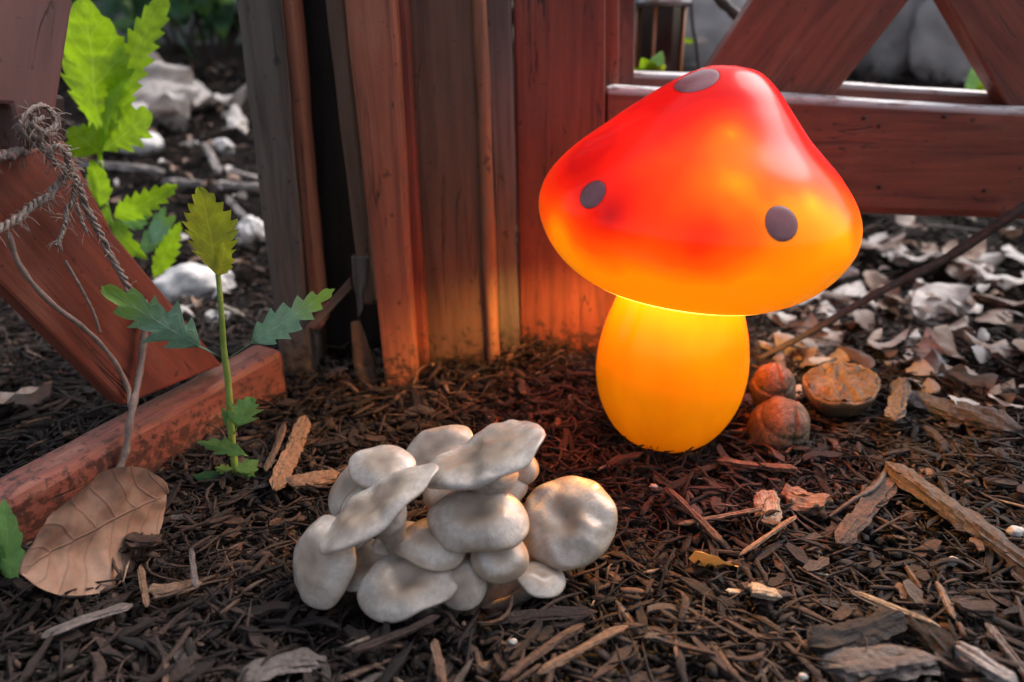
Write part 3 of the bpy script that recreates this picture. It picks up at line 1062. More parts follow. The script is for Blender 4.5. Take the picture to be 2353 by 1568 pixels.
oyster_cap((566, 518), 0.324, 47, 48, 0, (-0.22, 0.50, 0.84), h=0.42, dep=0.16, seed=0.4, wav=0.04, wob=0.02, roll=0.45)
oyster_cap((478, 515), 0.306, 48, 36, -12, (-0.05, 0.66, 0.74), h=0.55, dep=0.14, seed=1.3, wav=0.05, wob=0.035, roll=0.5)
oyster_cap((482, 455), 0.322, 62, 46, 24, (-0.36, 0.84, 0.38), h=0.20, dep=0.02, seed=2.2, taper=0.38, wav=0.06, wob=0.03, roll=0.26, curlx=0.16, tone=-0.1)
oyster_cap((375, 505), 0.303, 68, 36, 36, (-0.52, 0.72, 0.42), h=0.22, dep=0.10, seed=3.1, taper=-0.25, wav=0.07, wob=0.03, roll=0.28, curlx=0.08, tone=-0.1)
oyster_cap((317, 561), 0.300, 45, 34, 104, (-0.42, 0.30, 0.85), h=0.6, dep=0.05, seed=4.2, wav=0.05, wob=0.03, roll=0.5)
oyster_cap((381, 464), 0.328, 35, 25, -20, (-0.05, 0.70, 0.70), h=0.5, dep=0.05, seed=5.0, wav=0.05, roll=0.45)
oyster_cap((436, 450), 0.352, 36, 30, 12, (-0.25, 0.62, 0.72), h=0.45, dep=0.10, seed=6.1)
oyster_cap((351, 486), 0.335, 30, 28, 40, (-0.45, 0.50, 0.74), h=0.5, dep=0.05, seed=7.3)
oyster_cap((357, 512), 0.318, 29, 26, 60, (-0.40, 0.35, 0.84), h=0.5, dep=0.10, seed=8.3)
oyster_cap((522, 466), 0.345, 18, 18, 0, (0.25, 0.35, 0.9), h=0.7, dep=0.0, seed=9.1, wob=0.02, roll=0.6)
oyster_cap((366, 565), 0.303, 31, 24, 22, (-0.28, 0.55, 0.78), h=0.45, dep=0.22, seed=10.7, tone=-0.1)
oyster_cap((431, 540), 0.304, 36, 28, 14, (0.05, 0.72, 0.68), h=0.40, dep=0.05, seed=11.2, roll=0.28, taper=0.2)
oyster_cap((406, 582), 0.291, 46, 34, 7, (-0.04, 0.62, 0.78), h=0.42, dep=0.25, seed=12.9, wav=0.09, tone=0.0)
oyster_cap((463, 585), 0.294, 23, 24, 0, (0.15, 0.30, 0.94), h=0.65, dep=0.0, seed=13.5, wob=0.02, roll=0.6)
oyster_cap((501, 556), 0.299, 27, 25, 10, (0.05, 0.45, 0.88), h=0.6, dep=0.05, seed=14.8, wob=0.025, roll=0.55)
oyster_cap((541, 576), 0.306, 26, 21, 18, (0.22, 0.80, 0.55), h=0.42, dep=0.04, seed=15.2, wob=0.03)
oyster_cap((470, 548), 0.312, 18, 16, 30, (0.30, 0.2, 0.92), h=0.5, dep=0.1, seed=16.6)
oyster_cap((345, 535), 0.315, 24, 20, 60, (-0.35, 0.2, 0.9), h=0.3, dep=0.15, seed=17.4, stem=False)
oyster_cap((452, 488), 0.335, 30, 24, -10, (0.0, 0.55, 0.84), h=0.45, dep=0.1, seed=18.4)
oyster_cap((503, 487), 0.338, 24, 20, 20, (0.15, 0.45, 0.88), h=0.45, dep=0.1, seed=19.4)
oyster_cap((398, 546), 0.308, 28, 24, 30, (-0.1, 0.4, 0.9), h=0.4, dep=0.15, seed=20.4)
# central flesh the stalks share
vs, fs = revolve(smooth_profile([(0.026, -0.014), (0.027, -0.004), (0.024, 0.008), (0.019, 0.020), (0.012, 0.030), (0.0008, 0.034)], 24), 30, 0.12)
obj('base', [Vector((v.x * 1.25, v.y * 0.70 + 0.004, v.z)) + OB for v in vs], fs, M_OYST, oyst)
vs, fs = tube(spline([atY(975, 1350, 0.290), atY(985, 1380, 0.284), atY(978, 1410, 0.281)], 8), [0.004, 0.005, 0.0045, 0.005, 0.0042, 0.005, 0.0036, 0.003, 0.0018], 9, jitter=0.3)
obj('root_tuft', vs, fs, M_OYST, oyst)

# ================================================================== mulch: the uncountable mass of shredded bark
def proto(nsec, seed):
    r = np.random.default_rng(seed)
    xs = np.linspace(-0.5, 0.5, nsec)
    v = []
    b1, b2 = r.uniform(-0.5, 0.5), r.uniform(-0.9, 0.9)
    tw = r.uniform(-0.8, 0.8)
    for i, x in enumerate(xs):
        e = abs(2 * x)
        wy = 0.5 * (1 - e ** 3 * r.uniform(0.25, 0.95)) * r.uniform(0.75, 1.15)
        wz = 0.5 * (1 - e ** 3 * r.uniform(0.1, 0.7)) * r.uniform(0.7, 1.2)
        sh = r.uniform(-0.12, 0.12)
        for (sy, sz) in ((-1, -1), (1, -1), (1, 1), (-1, 1)):
            yy = sy * wy * r.uniform(0.8, 1.1) + sh
            zz = sz * wz * r.uniform(0.7, 1.15)
            a = tw * x
            v.append((x + r.uniform(-0.06, 0.06) * (1 if e > 0.9 else 0.4), yy * math.cos(a) - zz * math.sin(a) * 0.4 + b1 * x * x, zz * math.cos(a) + yy * math.sin(a) * 0.4 + b2 * x * x))
    f = []
    for i in range(nsec - 1):
        for k in range(4):
            k2 = (k + 1) % 4
            f.append((i * 4 + k, i * 4 + k2, i * 4 + 4 + k2, i * 4 + 4 + k))
    f.append((3, 2, 1, 0))
    e = (nsec - 1) * 4
    f.append((e, e + 1, e + 2, e + 3))
    return np.array(v), np.array(f)


LBx, LBy = LB.x, LB.y


def keep_mask(x, y, marg=0.0):
    k = np.ones(len(x), bool)
    k &= ((x - LBx) ** 2 + (y - LBy) ** 2) > (0.024 + marg) ** 2
    k &= (((x - OB.x) / 1.7) ** 2 + (y - OB.y) ** 2) > (0.031 + marg) ** 2
    # inside the left rail
    sx = (x - PR.x) * dl.x + (y - PR.y) * dl.y
    sn = (x - PR.x) * nf.x + (y - PR.y) * nf.y
    k &= ~((sx > -0.004) & (sx < 0.37) & (sn < 0.003 + marg) & (sn > -0.029 - marg))
    # inside planks
    k &= ~((x > -0.05) & (x < -0.02) & (y > 0.555) & (y < 0.575))
    return k


def scatter(n, ylo, yhi, Lr, Wr, Tr, nsec, zspread, tintf, steep, seed, ypow=1.0, lift=0.0, curve=0.0):
    r = np.random.default_rng(seed)
    y = ylo + (yhi - ylo) * r.random(n) ** ypow
    x = (r.random(n) * 2 - 1) * (0.78 * y + 0.13)
    m = keep_mask(x, y)
    x, y = x[m], y[m]
    n = len(x)
    z = hgt(x, y) + lift + zspread * r.random(n) ** 1.6
    yaw = r.random(n) * 2 * np.pi
    pit = r.normal(0, steep, n)
    rol = r.normal(0, steep * 1.4, n)
    L = Lr[0] + (Lr[1] - Lr[0]) * r.random(n) ** 2.0
    W = Wr[0] + (Wr[1] - Wr[0]) * r.random(n) ** 1.8
    T = Tr[0] + (Tr[1] - Tr[0]) * r.random(n)
    T = np.minimum(T, W)
    tint = tintf(r, n, x, y)
    cy, sy = np.cos(yaw), np.sin(yaw)
    cp, sp = np.cos(pit), np.sin(pit)
    cr, sr = np.cos(rol), np.sin(rol)
    Rm = np.empty((n, 3, 3))
    Rm[:, 0, 0] = cy * cp; Rm[:, 0, 1] = cy * sp * sr - sy * cr; Rm[:, 0, 2] = cy * sp * cr + sy * sr
    Rm[:, 1, 0] = sy * cp; Rm[:, 1, 1] = sy * sp * sr + cy * cr; Rm[:, 1, 2] = sy * sp * cr - cy * sr
    Rm[:, 2, 0] = -sp; Rm[:, 2, 1] = cp * sr; Rm[:, 2, 2] = cp * cr
    V, F, TI, GC = [], [], [], []
    off = 0
    NP = 28
    pid = r.integers(0, NP, n)
    for p in range(NP):
        s = np.where(pid == p)[0]
        if not len(s): continue
        pv, pf = proto(nsec, seed * 100 + p)
        nv = len(pv)
        loc = pv[None, :, :] * np.stack([L[s], W[s], T[s]], 1)[:, None, :]
        if curve:
            c1, c2 = r.normal(0, curve, len(s)), -np.abs(r.normal(0, curve * 0.5, len(s)))
            x2 = pv[None, :, 0] ** 2
            loc[:, :, 1] += (c1 * L[s])[:, None] * x2 + (0.35 * r.normal(0, curve, len(s)) * L[s])[:, None] * pv[None, :, 0] ** 3 * 4
            loc[:, :, 2] += (c2 * L[s])[:, None] * x2
        wv = np.einsum('nij,nvj->nvi', Rm[s], loc) + np.stack([x[s], y[s], z[s]], 1)[:, None, :]
        V.append(wv.reshape(-1, 3))
        F.append((pf[None, :, :] + (off + np.arange(len(s)) * nv)[:, None, None]).reshape(-1, 4))
        TI.append(np.repeat(tint[s], nv))
        GC.append((loc + r.random((len(s), 1, 3)) * 3).reshape(-1, 3))
        off += nv * len(s)
    return np.concatenate(V), np.concatenate(F), np.concatenate(TI), np.concatenate(GC)


def mesh_np(name, V, F, TI, GC, mat):
    me = bpy.data.meshes.new(name)
    me.vertices.add(len(V))
    me.vertices.foreach_set('co', V.astype(np.float32).ravel())
    me.loops.add(F.size)
    me.loops.foreach_set('vertex_index', F.astype(np.int32).ravel())
    me.polygons.add(len(F))
    me.polygons.foreach_set('loop_start', (np.arange(len(F)) * 4).astype(np.int32))
    me.polygons.foreach_set('loop_total', np.full(len(F), 4, np.int32))
    a = me.attributes.new('tint', 'FLOAT', 'POINT')
    a.data.foreach_set('value', TI.astype(np.float32))
    a = me.attributes.new('gc', 'FLOAT_VECTOR', 'POINT')
    a.data.foreach_set('vector', GC.astype(np.float32).ravel())
    me.update(calc_edges=True)
    me.validate()
    me.materials.append(mat)
    o = bpy.data.objects.new(name, me)
    COL.objects.link(o)
    return o


def tint_mulch(r, n, x, y):
    t = np.clip(r.normal(0.37, 0.20, n), 0.0, 0.88)
    t = np.clip(t + 0.13 * np.sin(x * 31 + 2.0 * np.sin(y * 23 + 1)) * np.sin(y * 37 + 1.5 * np.sin(x * 19)), 0.0, 0.88)
    rare = r.random(n) < 0.018
    t[rare] = r.uniform(0.85, 0.99, rare.sum())
    return t


sets = [
    scatter(24000, 0.16, 0.78, (0.005, 0.028), (0.0010, 0.0046), (0.0006, 0.0020), 4, 0.011, tint_mulch, 0.24, 1, 0.85, 0.0, 0.12),
    scatter(30000, 0.16, 0.62, (0.002, 0.009), (0.0008, 0.0030), (0.0005, 0.0016), 3, 0.009, tint_mulch, 0.35, 2, 0.85),
    scatter(6500, 0.16, 0.70, (0.015, 0.045), (0.0004, 0.0014), (0.0004, 0.0010), 8, 0.012, tint_mulch, 0.16, 3, 0.85, 0.001, 0.8),
    scatter(5000, 0.16, 0.70, (0.010, 0.034), (0.0012, 0.0035), (0.0005, 0.0012), 7, 0.012, tint_mulch, 0.2, 8, 0.85, 0.001, 0.5),
    scatter(4500, 0.16, 0.70, (0.004, 0.013), (0.0035, 0.008), (0.002, 0.005), 5, 0.008, tint_mulch, 0.4, 9, 0.85),
    scatter(14000, 0.76, 1.65, (0.006, 0.035), (0.002, 0.008), (0.001, 0.003), 3, 0.012, tint_mulch, 0.3, 4, 1.0),
]
V, F, TI, GC, off = [], [], [], [], 0
for v, f, ti, g in sets:
    V.append(v); F.append(f + off); TI.append(ti); GC.append(g); off += len(v)
mul = mesh_np('mulch', np.concatenate(V), np.concatenate(F), np.concatenate(TI), np.concatenate(GC), M_MULCH)
tag(mul, 'dark brown shredded bark mulch spread thickly over the whole bed', 'mulch', kind='stuff')

# ------------------------------------------------------------------ larger chips, each its own object
CHIPM = {}


def chip_mesh(key, nsec, seed, L, W, T, mat, tint):
    k = (key, seed)
    if k in CHIPM: return CHIPM[k]
    pv, pf = proto(nsec, seed)
    r = np.random.default_rng(seed)
    vv = pv * np.array([L, W, T])
    me = bpy.data.meshes.new('chip')
    me.from_pydata(vv.tolist(), [], pf.tolist())
    a = me.attributes.new('tint', 'FLOAT', 'POINT')
    a.data.foreach_set('value', np.clip(tint + r.normal(0, 0.04, len(vv)), 0, 1))
    a = me.attributes.new('gc', 'FLOAT_VECTOR', 'POINT')
    a.data.foreach_set('vector', (vv + r.random(3) * 3).ravel())
    me.materials.append(mat)
    CHIPM[k] = me
    return me


SHAPES = ['long', 'stubby wide', 'long slim', 'short thick', 'thin', 'very long', 'short', 'broad flat', 'needle thin']
COLS = ['dark brown bark chip', 'mid brown bark chip', 'tan wood chip', 'grey weathered bark chip']
MARKS = [(565, 1060, 'near the seedling'), (960, 960, 'at the foot of the red batten'), (1290, 900, 'in front of the gate stile'),
         (1400, 1060, 'between the oyster clump and the yellow stem'), (1800, 1120, 'in front of the nuts'), (2150, 1150, 'beside the long weathered stick'),
         (2000, 1420, 'behind the large bark slab'), (1650, 1300, 'around the small ochre leaf'), (1500, 1500, 'near the paired slanting sticks'),
         (1010, 1500, 'just below the oyster clump'), (560, 1300, 'left of the oyster clump'), (300, 1350, 'in front of the curled tan leaf'),
         (300, 1500, 'by the grey striped bark strip'), (640, 1530, 'around the coarse grey bark slab'), (2050, 930, 'beside the halved nut shell'),
         (2250, 1480, 'beside the pale knobbly stick'), (150, 900, 'behind the fallen red rail')]
MARKP = [(atG(mx, my), txt) for mx, my, txt in MARKS]


def chip_label(ki, sh, x, y):
    txt = min(MARKP, key=lambda q: (q[0].x - x) ** 2 + (q[0].y - y) ** 2)[1]
    lab = SHAPES[sh] + ' ' + COLS[ki] + ' lying ' + txt
    return lab, 'mulch chip', lab.replace('chip lying', 'chips')


KINDS = [
    ('mulch_chip', M_MULCH, 0.34, 'dark brown flat bark chip lying loose on top of the mulch', 'dark loose bark chips', 120),
    ('mulch_chip', M_MULCH, 0.60, 'mid brown splintered bark chip lying loose on top of the mulch', 'mid brown loose bark chips', 90),
    ('mulch_chip', M_CHIP_TAN, 0.12, 'small tan wood chip lying loose on top of the dark mulch', 'tan loose wood chips', 28),
    ('mulch_chip', M_CHIP_GREY, 0.10, 'grey weathered bark sliver lying loose on top of the mulch', 'grey loose bark slivers', 24),
]
r5 = np.random.default_rng(55)
for ki, (nm, mt, ti, lab, grp, cnt) in enumerate(KINDS):
    done = 0
    while done < cnt:
        y = 0.235 + 0.30 * r5.random() ** 1.2
        x = (r5.random() * 2 - 1) * 0.64 * (y + 0.08)
        if not keep_mask(np.array([x]), np.array([y]), 0.012)[0]: continue
        if (x - LBx) ** 2 + (y - LBy) ** 2 < 0.05 ** 2: continue
        if ((x - OB.x) / 1.6) ** 2 + (y - OB.y) ** 2 < 0.045 ** 2: continue
        sd_ = int(r5.integers(0, 9))
        L, W, T = [(0.030, 0.007, 0.0022), (0.022, 0.009, 0.0025), (0.036, 0.005, 0.002), (0.018, 0.008, 0.003), (0.026, 0.0045, 0.002),
                   (0.040, 0.006, 0.0026), (0.016, 0.006, 0.0022), (0.024, 0.011, 0.0026), (0.032, 0.004, 0.0018)][sd_]
        if ki == 2: L, W = L * 0.6, W * 0.6
        me = chip_mesh(nm + str(ki), 6, 900 + sd_, L, W, T, mt, ti)
        o = bpy.data.objects.new(nm, me)
        COL.objects.link(o)
        o.location = (x, y, hz(x, y) + 0.0085 + 0.003 * r5.random())
        o.rotation_euler = (r5.normal(0, 0.25), r5.normal(0, 0.14), r5.random() * 6.28)
        s = 0.5 + 0.4 * r5.random()
        o.scale = (s, s, s)
        tag(o, *chip_label(ki, sd_, x, y))
        done += 1

# pieces that can be picked out in the photograph
def piece(name, label, cat, p1, p2, wpx, mat, tint, lift=0.011, thick=0.4, seed=1, nsec=9, group=None, lift2=None):
    a, b = atG(*p1, lift), atG(*p2, lift if lift2 is None else lift2)
    mid = (a + b) * 0.5
    depth = (mid - CAM).dot(FW)
    Wd = wpx / FPX * depth
    L = (b - a).length
    r = np.random.default_rng(seed)
    X = (b - a).normalized()
    Z = Vector((0, 0, 1))
    Z = (Z - X * Z.dot(X)).normalized()
    Yv = Z.cross(X)
    a0_ = r.uniform(-0.5, 0.5)
    Yv, Z = Yv * math.cos(a0_) + Z * math.sin(a0_), Z * math.cos(a0_) - Yv * math.sin(a0_)
    NSX, NSC = 44, 18
    b1, b2, tw = r.uniform(-0.25, 0.25), r.uniform(-0.35, 0.35), r.uniform(-0.5, 0.5)
    e0, e1 = r.uniform(0.2, 0.8, NSC), r.uniform(0.2, 0.8, NSC)
    sk0, sk1 = r.uniform(-0.5, 0.5, 2)
    vs, gc, pf = [], [], []
    for i in range(NSX):
        x = i / (NSX - 1) - 0.5
        for k in range(NSC):
            th = 2 * math.pi * k / NSC
            cy_, cz_ = math.cos(th), math.sin(th)
            # squarish split section
            m_ = max(abs(cy_), abs(cz_)) ** 0.7
            cy_, cz_ = cy_ / m_ * 0.5, cz_ / m_ * 0.5
            endl = min(0.5 - x, 0.5 + x)
            jag = (e1 if x > 0 else e0)[k]
            tap = min(1.0, 0.25 + (endl / (0.05 + 0.16 * jag)) ** 0.8)
            xx = x + (0.03 * (jag - 0.5) + (sk1 if x > 0 else sk0) * cy_ * Wd / L * 0.8) * (abs(2 * x) ** 6)
            ga = tw * x
            ly = (cy_ * math.cos(ga) - cz_ * thick * math.sin(ga)) * Wd * tap + b1 * x * x * Wd * 2
            lz = (cz_ * thick * math.cos(ga) + cy_ * math.sin(ga)) * Wd * tap + b2 * x * x * Wd * 2
            lx = xx * L
            ridge = mnoise.noise(Vector((lx * 22 + seed, math.cos(th) * 2.2 + seed, math.sin(th) * 2.2)))
            rid2 = mnoise.noise(Vector((lx * 90 + seed, math.cos(th) * 6 + seed, math.sin(th) * 6)))
            rid3 = mnoise.noise(Vector((lx * 260 + seed, math.cos(th) * 11 + seed, math.sin(th) * 11)))
            g_ = 1 + 0.40 * ridge + 0.42 * rid2 + 0.22 * rid3
            pnt = mid + X * lx + Yv * (ly * g_) + Z * (lz * g_)
            vs.append(pnt)
            gc.append((lx + seed, ly, lz))
    for i in range(NSX - 1):
        for k in range(NSC):
            k2 = (k + 1) % NSC
            pf.append((i * NSC + k, i * NSC + k2, (i + 1) * NSC + k2, (i + 1) * NSC + k))
    pf.append(tuple(range(NSC - 1, -1, -1)))
    pf.append(tuple((NSX - 1) * NSC + k for k in range(NSC)))
    pf = np.array(pf, dtype=object)
    r = np.random.default_rng(seed)
    o = obj(name, vs, pf.tolist(), mat, None, smooth=False, attrs={'tint': np.clip(tint + r.normal(0, 0.05, len(vs)), 0, 1), 'gc': gc}, own_origin=True)
    tag(o, label, cat, group)
    return o


piece('wood_splinter', 'forked tan wood splinter leaning beside the seedling, right-hand half', 'splinter', (705, 962), (632, 1130), 34, M_CHIP_TAN, 0.36, 0.016, 0.35, 3)
piece('wood_splinter', 'slim tan wood splinter, left half of the forked pair beside the seedling', 'splinter', (655, 975), (612, 1085), 18, M_CHIP_TAN, 0.30, 0.014, 0.4, 4)
piece('wood_chip', 'tan pointed wood chip left of the oyster mushrooms', 'wood chip', (662, 1112), (778, 1092), 34, M_CHIP_TAN, 0.42, 0.013, 0.35, 5)
piece('wood_block', 'short pale orange wood block standing in the mulch below the nut shells', 'wood chip', (1762, 1130), (1768, 1206), 52, M_CHIP_PALE, 0.25, 0.012, 0.5, 6)
piece('bark_flake', 'crumbly pink orange bark lump beside the pale wood block', 'bark', (1800, 1150), (1905, 1165), 64, M_CHIP_TAN, 0.5, 0.010, 0.5, 7)
piece('stick', 'long grey brown weathered stick lying across the right of the mulch', 'stick', (2040, 1065), (2440, 1358), 46, M_CHIP_GREY, 0.12, 0.016, 0.8, 8, 14)
piece('stick', 'square brown stick lying below the bleached leaves', 'stick', (2060, 905), (2345, 990), 46, M_CHIP_GREY, 0.12, 0.014, 0.7, 9, 12)
piece('wood_chip', 'upright grey brown wood stub leaning on the square brown stick', 'wood chip', (2072, 875), (2058, 968), 36, M_CHIP_GREY, 0.2, 0.022, 0.6, 10)
piece('wood_chip', 'broad brown splintered strip under the long weathered stick', 'wood chip', (2050, 1100), (1925, 1250), 40, M_MULCH, 0.72, 0.013, 0.35, 11)
piece('bark_piece', 'large curved grey brown bark slab at the lower edge of the bed', 'bark', (1900, 1530), (2150, 1510), 105, M_CHIP_GREY, 0.22, 0.014, 0.4, 12, 12)
piece('bark_piece', 'nearly black curved bark slab behind the large bark slab', 'bark', (1860, 1490), (2080, 1420), 60, M_MULCH, 0.28, 0.013, 0.5, 13, 12)
piece('bark_piece', 'dark narrow bark slab crossing over the large curved slab', 'bark', (2090, 1410), (2190, 1510), 44, M_MULCH, 0.12, 0.016, 0.5, 14, 10)
piece('stick', 'pale knobbly stick end pointing out of the mulch by the large bark slab', 'stick', (2190, 1480), (2335, 1575), 36, M_CHIP_GREY, 0.75, 0.016, 0.8, 15, 12)
piece('stick', 'thin brown stick with a knot near the lower right bark slabs', 'stick', (2265, 1430), (2390, 1590), 20, M_CHIP_GREY, 0.35, 0.012, 0.8, 16, 12)
piece('straw', 'straight pale straw crossing the mulch above the large bark slab', 'straw', (1965, 1360), (2160, 1440), 13, M_CHIP_PALE, 0.25, 0.015, 0.7, 17, 12)
piece('wood_chip', 'small angular pale wood chip on open mulch in front of the lamp', 'wood chip', (1722, 1352), (1790, 1368), 40, M_CHIP_PALE, 0.4, 0.016, 0.5, 18)
piece('wood_chip', 'tiny flat pale sliver next to the angular pale chip', 'wood chip', (1670, 1359), (1718, 1360), 14, M_CHIP_PALE, 0.6, 0.012, 0.4, 19)
piece('bark_strip', 'rough grey striped bark strip low on the left of the bed', 'bark', (95, 1460), (300, 1385), 34, M_CHIP_GREY, 0.36, 0.014, 0.35, 20, 12)
piece('wood_chip', 'pinkish split wood chip in front of the large curled leaf', 'wood chip', (345, 1365), (462, 1340), 34, M_CHIP_TAN, 0.45, 0.014, 0.35, 21, 10)
piece('bark_slab', 'coarse grey bark slab at the lower edge below the oyster mushrooms', 'bark', (545, 1555), (735, 1500), 62, M_CHIP_GREY, 0.3, 0.014, 0.35, 22, 12)
piece('straw', 'bent dark straw standing in a hoop left of the oyster mushrooms', 'straw', (438, 1260), (450, 1350), 12, M_CHIP_GREY, 0.3, 0.02, 0.7, 23, 9)
piece('straw', 'reddish upright straw before the curled leaf', 'straw', (322, 1300), (338, 1395), 13, M_CHIP_TAN, 0.25, 0.014, 0.7, 24, 9)
piece('stick', 'slanting brown stick below the oyster mushrooms', 'stick', (1150, 1562), (1340, 1432), 20, M_MULCH, 0.72, 0.014, 0.7, 25, 12)
piece('stick', 'paired pale brown stick beside the slanting stick', 'stick', (1235, 1545), (1440, 1435), 18, M_CHIP_TAN, 0.28, 0.015, 0.6, 26, 12)
piece('bark_strip', 'dark layered bark strip just below the oyster clump', 'bark', (1160, 1420), (1370, 1405), 30, M_MULCH, 0.45, 0.013, 0.4, 27, 12)
piece('stick', 'long thin dark stick lying left below the oyster clump', 'stick', (810, 1500), (1010, 1420), 15, M_MULCH, 0.55, 0.014, 0.7, 28, 12)
piece('wood_chip', 'upright reddish splinter at the lower edge below the oyster clump', 'wood chip', (997, 1470), (1020, 1575), 20, M_CHIP_TAN, 0.2, 0.018, 0.5, 29, 9)
piece('stick', 'long brown twig running away from the big oyster cap', 'stick', (1530, 1120), (1660, 1245), 17, M_MULCH, 0.78, 0.015, 0.7, 30, 12)
piece('straw', 'thin curved golden straw between the oyster clump and pale block', 'straw', (1560, 1205), (1760, 1168), 9, M_CHIP_TAN, 0.45, 0.014, 0.7, 31, 10)
piece('straw', 'slanting golden straw touching the ochre leaf', 'straw', (1700, 1275), (1830, 1185), 11, M_CHIP_TAN, 0.45, 0.017, 0.7, 32, 10)
piece('wood_chip', 'curved brown peel of bark in front of the yellow stem', 'bark', (1650, 1060), (1830, 1080), 22, M_CHIP_TAN, 0.12, 0.014, 0.5, 33, 10)
piece('wood_chip', 'orange slim chip at the right of the bed', 'wood chip', (2152, 1335), (2192, 1420), 16, M_CHIP_TAN, 0.4, 0.014, 0.5, 34)
piece('bark_piece', 'flat brown bark flake near the long weathered stick', 'bark', (2190, 1390), (2290, 1400), 46, M_MULCH, 0.5, 0.013, 0.3, 35, 8)
piece('bark_piece', 'round mauve bark flake behind the curled leaf tip', 'bark', (290, 1240), (370, 1250), 54, M_MULCH, 0.55, 0.013, 0.35, 36, 8)
piece('bark_piece', 'mauve rounded bark knob behind the clump near the batten', 'bark', (1020, 1000), (1075, 1015), 50, M_MULCH, 0.6, 0.012, 0.5, 37, 8)

# ------------------------------------------------------------------ pebbles
def blob(name, label, cat, c, rx, ry, rz, mat, seed, group=None, sub=3, amp=0.18, parent=None, sharp=0.0):
    bm = bmesh.new()
    bmesh.ops.create_icosphere(bm, subdivisions=sub, radius=1)
    vs = []
    for v in bm.verts:
        d = v.co.normalized()
        r = 1 + amp * mnoise.noise(d * 1.6 + Vector((seed, seed * 2, 0))) + amp * 0.5 * mnoise.noise(d * 4 + Vector((seed, 0, seed))) + sharp * mnoise.noise(d * 9 + Vector((0, seed, 0)))
        vs.append(Vector((d.x * rx, d.y * ry, d.z * rz)) * r + Vector(c))
    fs = [[v.index for v in f.verts] for f in bm.faces]
    bm.free()
    o = obj(name, vs, fs, mat, parent, own_origin=parent is None)
    if label: tag(o, label, cat, group)
    return o


for i, (x, y, r, lab) in enumerate([(1973, 1195, 0.0042, 'pale rounded pebble beside the long weathered stick'),
                                    (2188, 1290, 0.0024, 'tiny pale pebble below the long weathered stick'),
                                    (1502, 1118, 0.0017, 'tiny cream pebble beside the biggest round oyster cap'),
                                    (1845, 1555, 0.0014, 'tiny white pebble left of the large bark slab'),
                                    (2335, 1222, 0.0032, 'grey pebble resting against the long weathered stick'),
                                    (1178, 1475, 0.0014, 'tiny grey pebble on the mulch below the oyster clump')]):
    p = atG(x, y, 0.012)
    blob('pebble', lab, 'pebble', p, r * 1.3, r, r * 0.75, M_PEB, i + 0.3, None, 3, 0.35)

# ================================================================== nuts beside the lamp
def nut_half(c, axis, R, depth, label, seed, u_hint=Vector((1, 0, 0)), ell=0.72):
    root = thing('nut_shell', label, 'nut', c - axis * depth)
    N = axis.normalized()
    u = (u_hint - N * u_hint.dot(N)).normalized()
    v = N.cross(u)

    def surf(prof, wob, nz):
        vs, fs = [], []
        ns = 48
        for (r, z) in prof:
            for k in range(ns):
                th = 2 * math.pi * k / ns
                rr = r * (1 + 0.05 * math.sin(2 * th + seed) + 0.03 * math.sin(5 * th + seed) + wob * (random.random() - 0.5))
                q = c + u * (rr * math.cos(th) * R) + v * (rr * math.sin(th) * R * ell) + N * (z * depth)
                q = q + N * (n3(q, 220, seed) * nz)
                vs.append(q)
        for i in range(len(prof) - 1):
            for k in range(ns):
                k2 = (k + 1) % ns
                fs.append((i * ns + k, i * ns + k2, (i + 1) * ns + k2, (i + 1) * ns + k))
        return vs, fs
    out = [(0.02, -1.0), (0.35, -0.96), (0.65, -0.8), (0.86, -0.52), (0.97, -0.2), (1.0, -0.02), (0.985, 0.04), (0.95, 0.055), (0.915, 0.03)]
    vs, fs = surf(out, 0.012, 0.0016)
    obj('shell', vs, fs, M_NUT, root)
    inn = [(0.935, 0.0), (0.90, 0.045), (0.8, 0.06), (0.65, 0.075), (0.5, 0.085), (0.34, 0.07), (0.18, 0.085), (0.01, 0.075)]
    vs, fs = surf(inn, 0.02, 0.0060)
    obj('inside', vs, fs, M_NUTIN, root)
    return root


c = atY(1934, 882, 0.470)
nut_half(c, (UP * 0.80 - FW * 0.60 - RT * 0.08).normalized(), 0.0235, 0.022, 'halved nut shell with fibrous open face up beside the yellow stem', 0.7, ell=0.95)


def whole_nut(c, rx, ry, rz, label, seed, tilt):
    bm = bmesh.new()
    bmesh.ops.create_icosphere(bm, subdivisions=5, radius=1)
    vs = []
    R = Matrix.Rotation(tilt, 3, 'Y') @ Matrix.Rotation(0.5, 3, 'X')
    for v in bm.verts:
        d = v.co.normalized()
        r = 1 + 0.06 * mnoise.noise(d * 2 + Vector((seed, 0, 0))) + 0.015 * mnoise.noise(d * 7 + Vector((0, seed, 0)))
        # split seam round the nut and a small hole near the end
        sx = abs(d.x + 0.12 * d.z - 0.25 - 0.06 * mnoise.noise(d * 5))
        if d.z > -0.2: r -= 0.10 * math.exp(-(sx / 0.035) ** 2)
        sz = abs(d.z - 0.52 - 0.05 * mnoise.noise(d * 6))
        r -= 0.09 * math.exp(-(sz / 0.04) ** 2)
        hd = (d - Vector((-0.1, -0.72, -0.68)).normalized()).length
        r -= 0.16 * math.exp(-(hd / 0.14) ** 2)
        vs.append(R @ Vector((d.x * rx, d.y * ry, d.z * rz)) * r + c)
    fs = [[v.index for v in f.verts] for f in bm.faces]
    bm.free()
    o = obj('nut', vs, fs, M_NUT, None, own_origin=True)
    tag(o, label, 'nut')


whole_nut(atY(1787, 990, 0.436), 0.0180, 0.0185, 0.0245, 'cracked oval brown nut touching the foot of the yellow stem', 1.7, 0.1)
whole_nut(atY(1776, 893, 0.456), 0.0138, 0.014, 0.019, 'smaller brown nut piece standing behind the cracked nut', 4.1, -0.2)

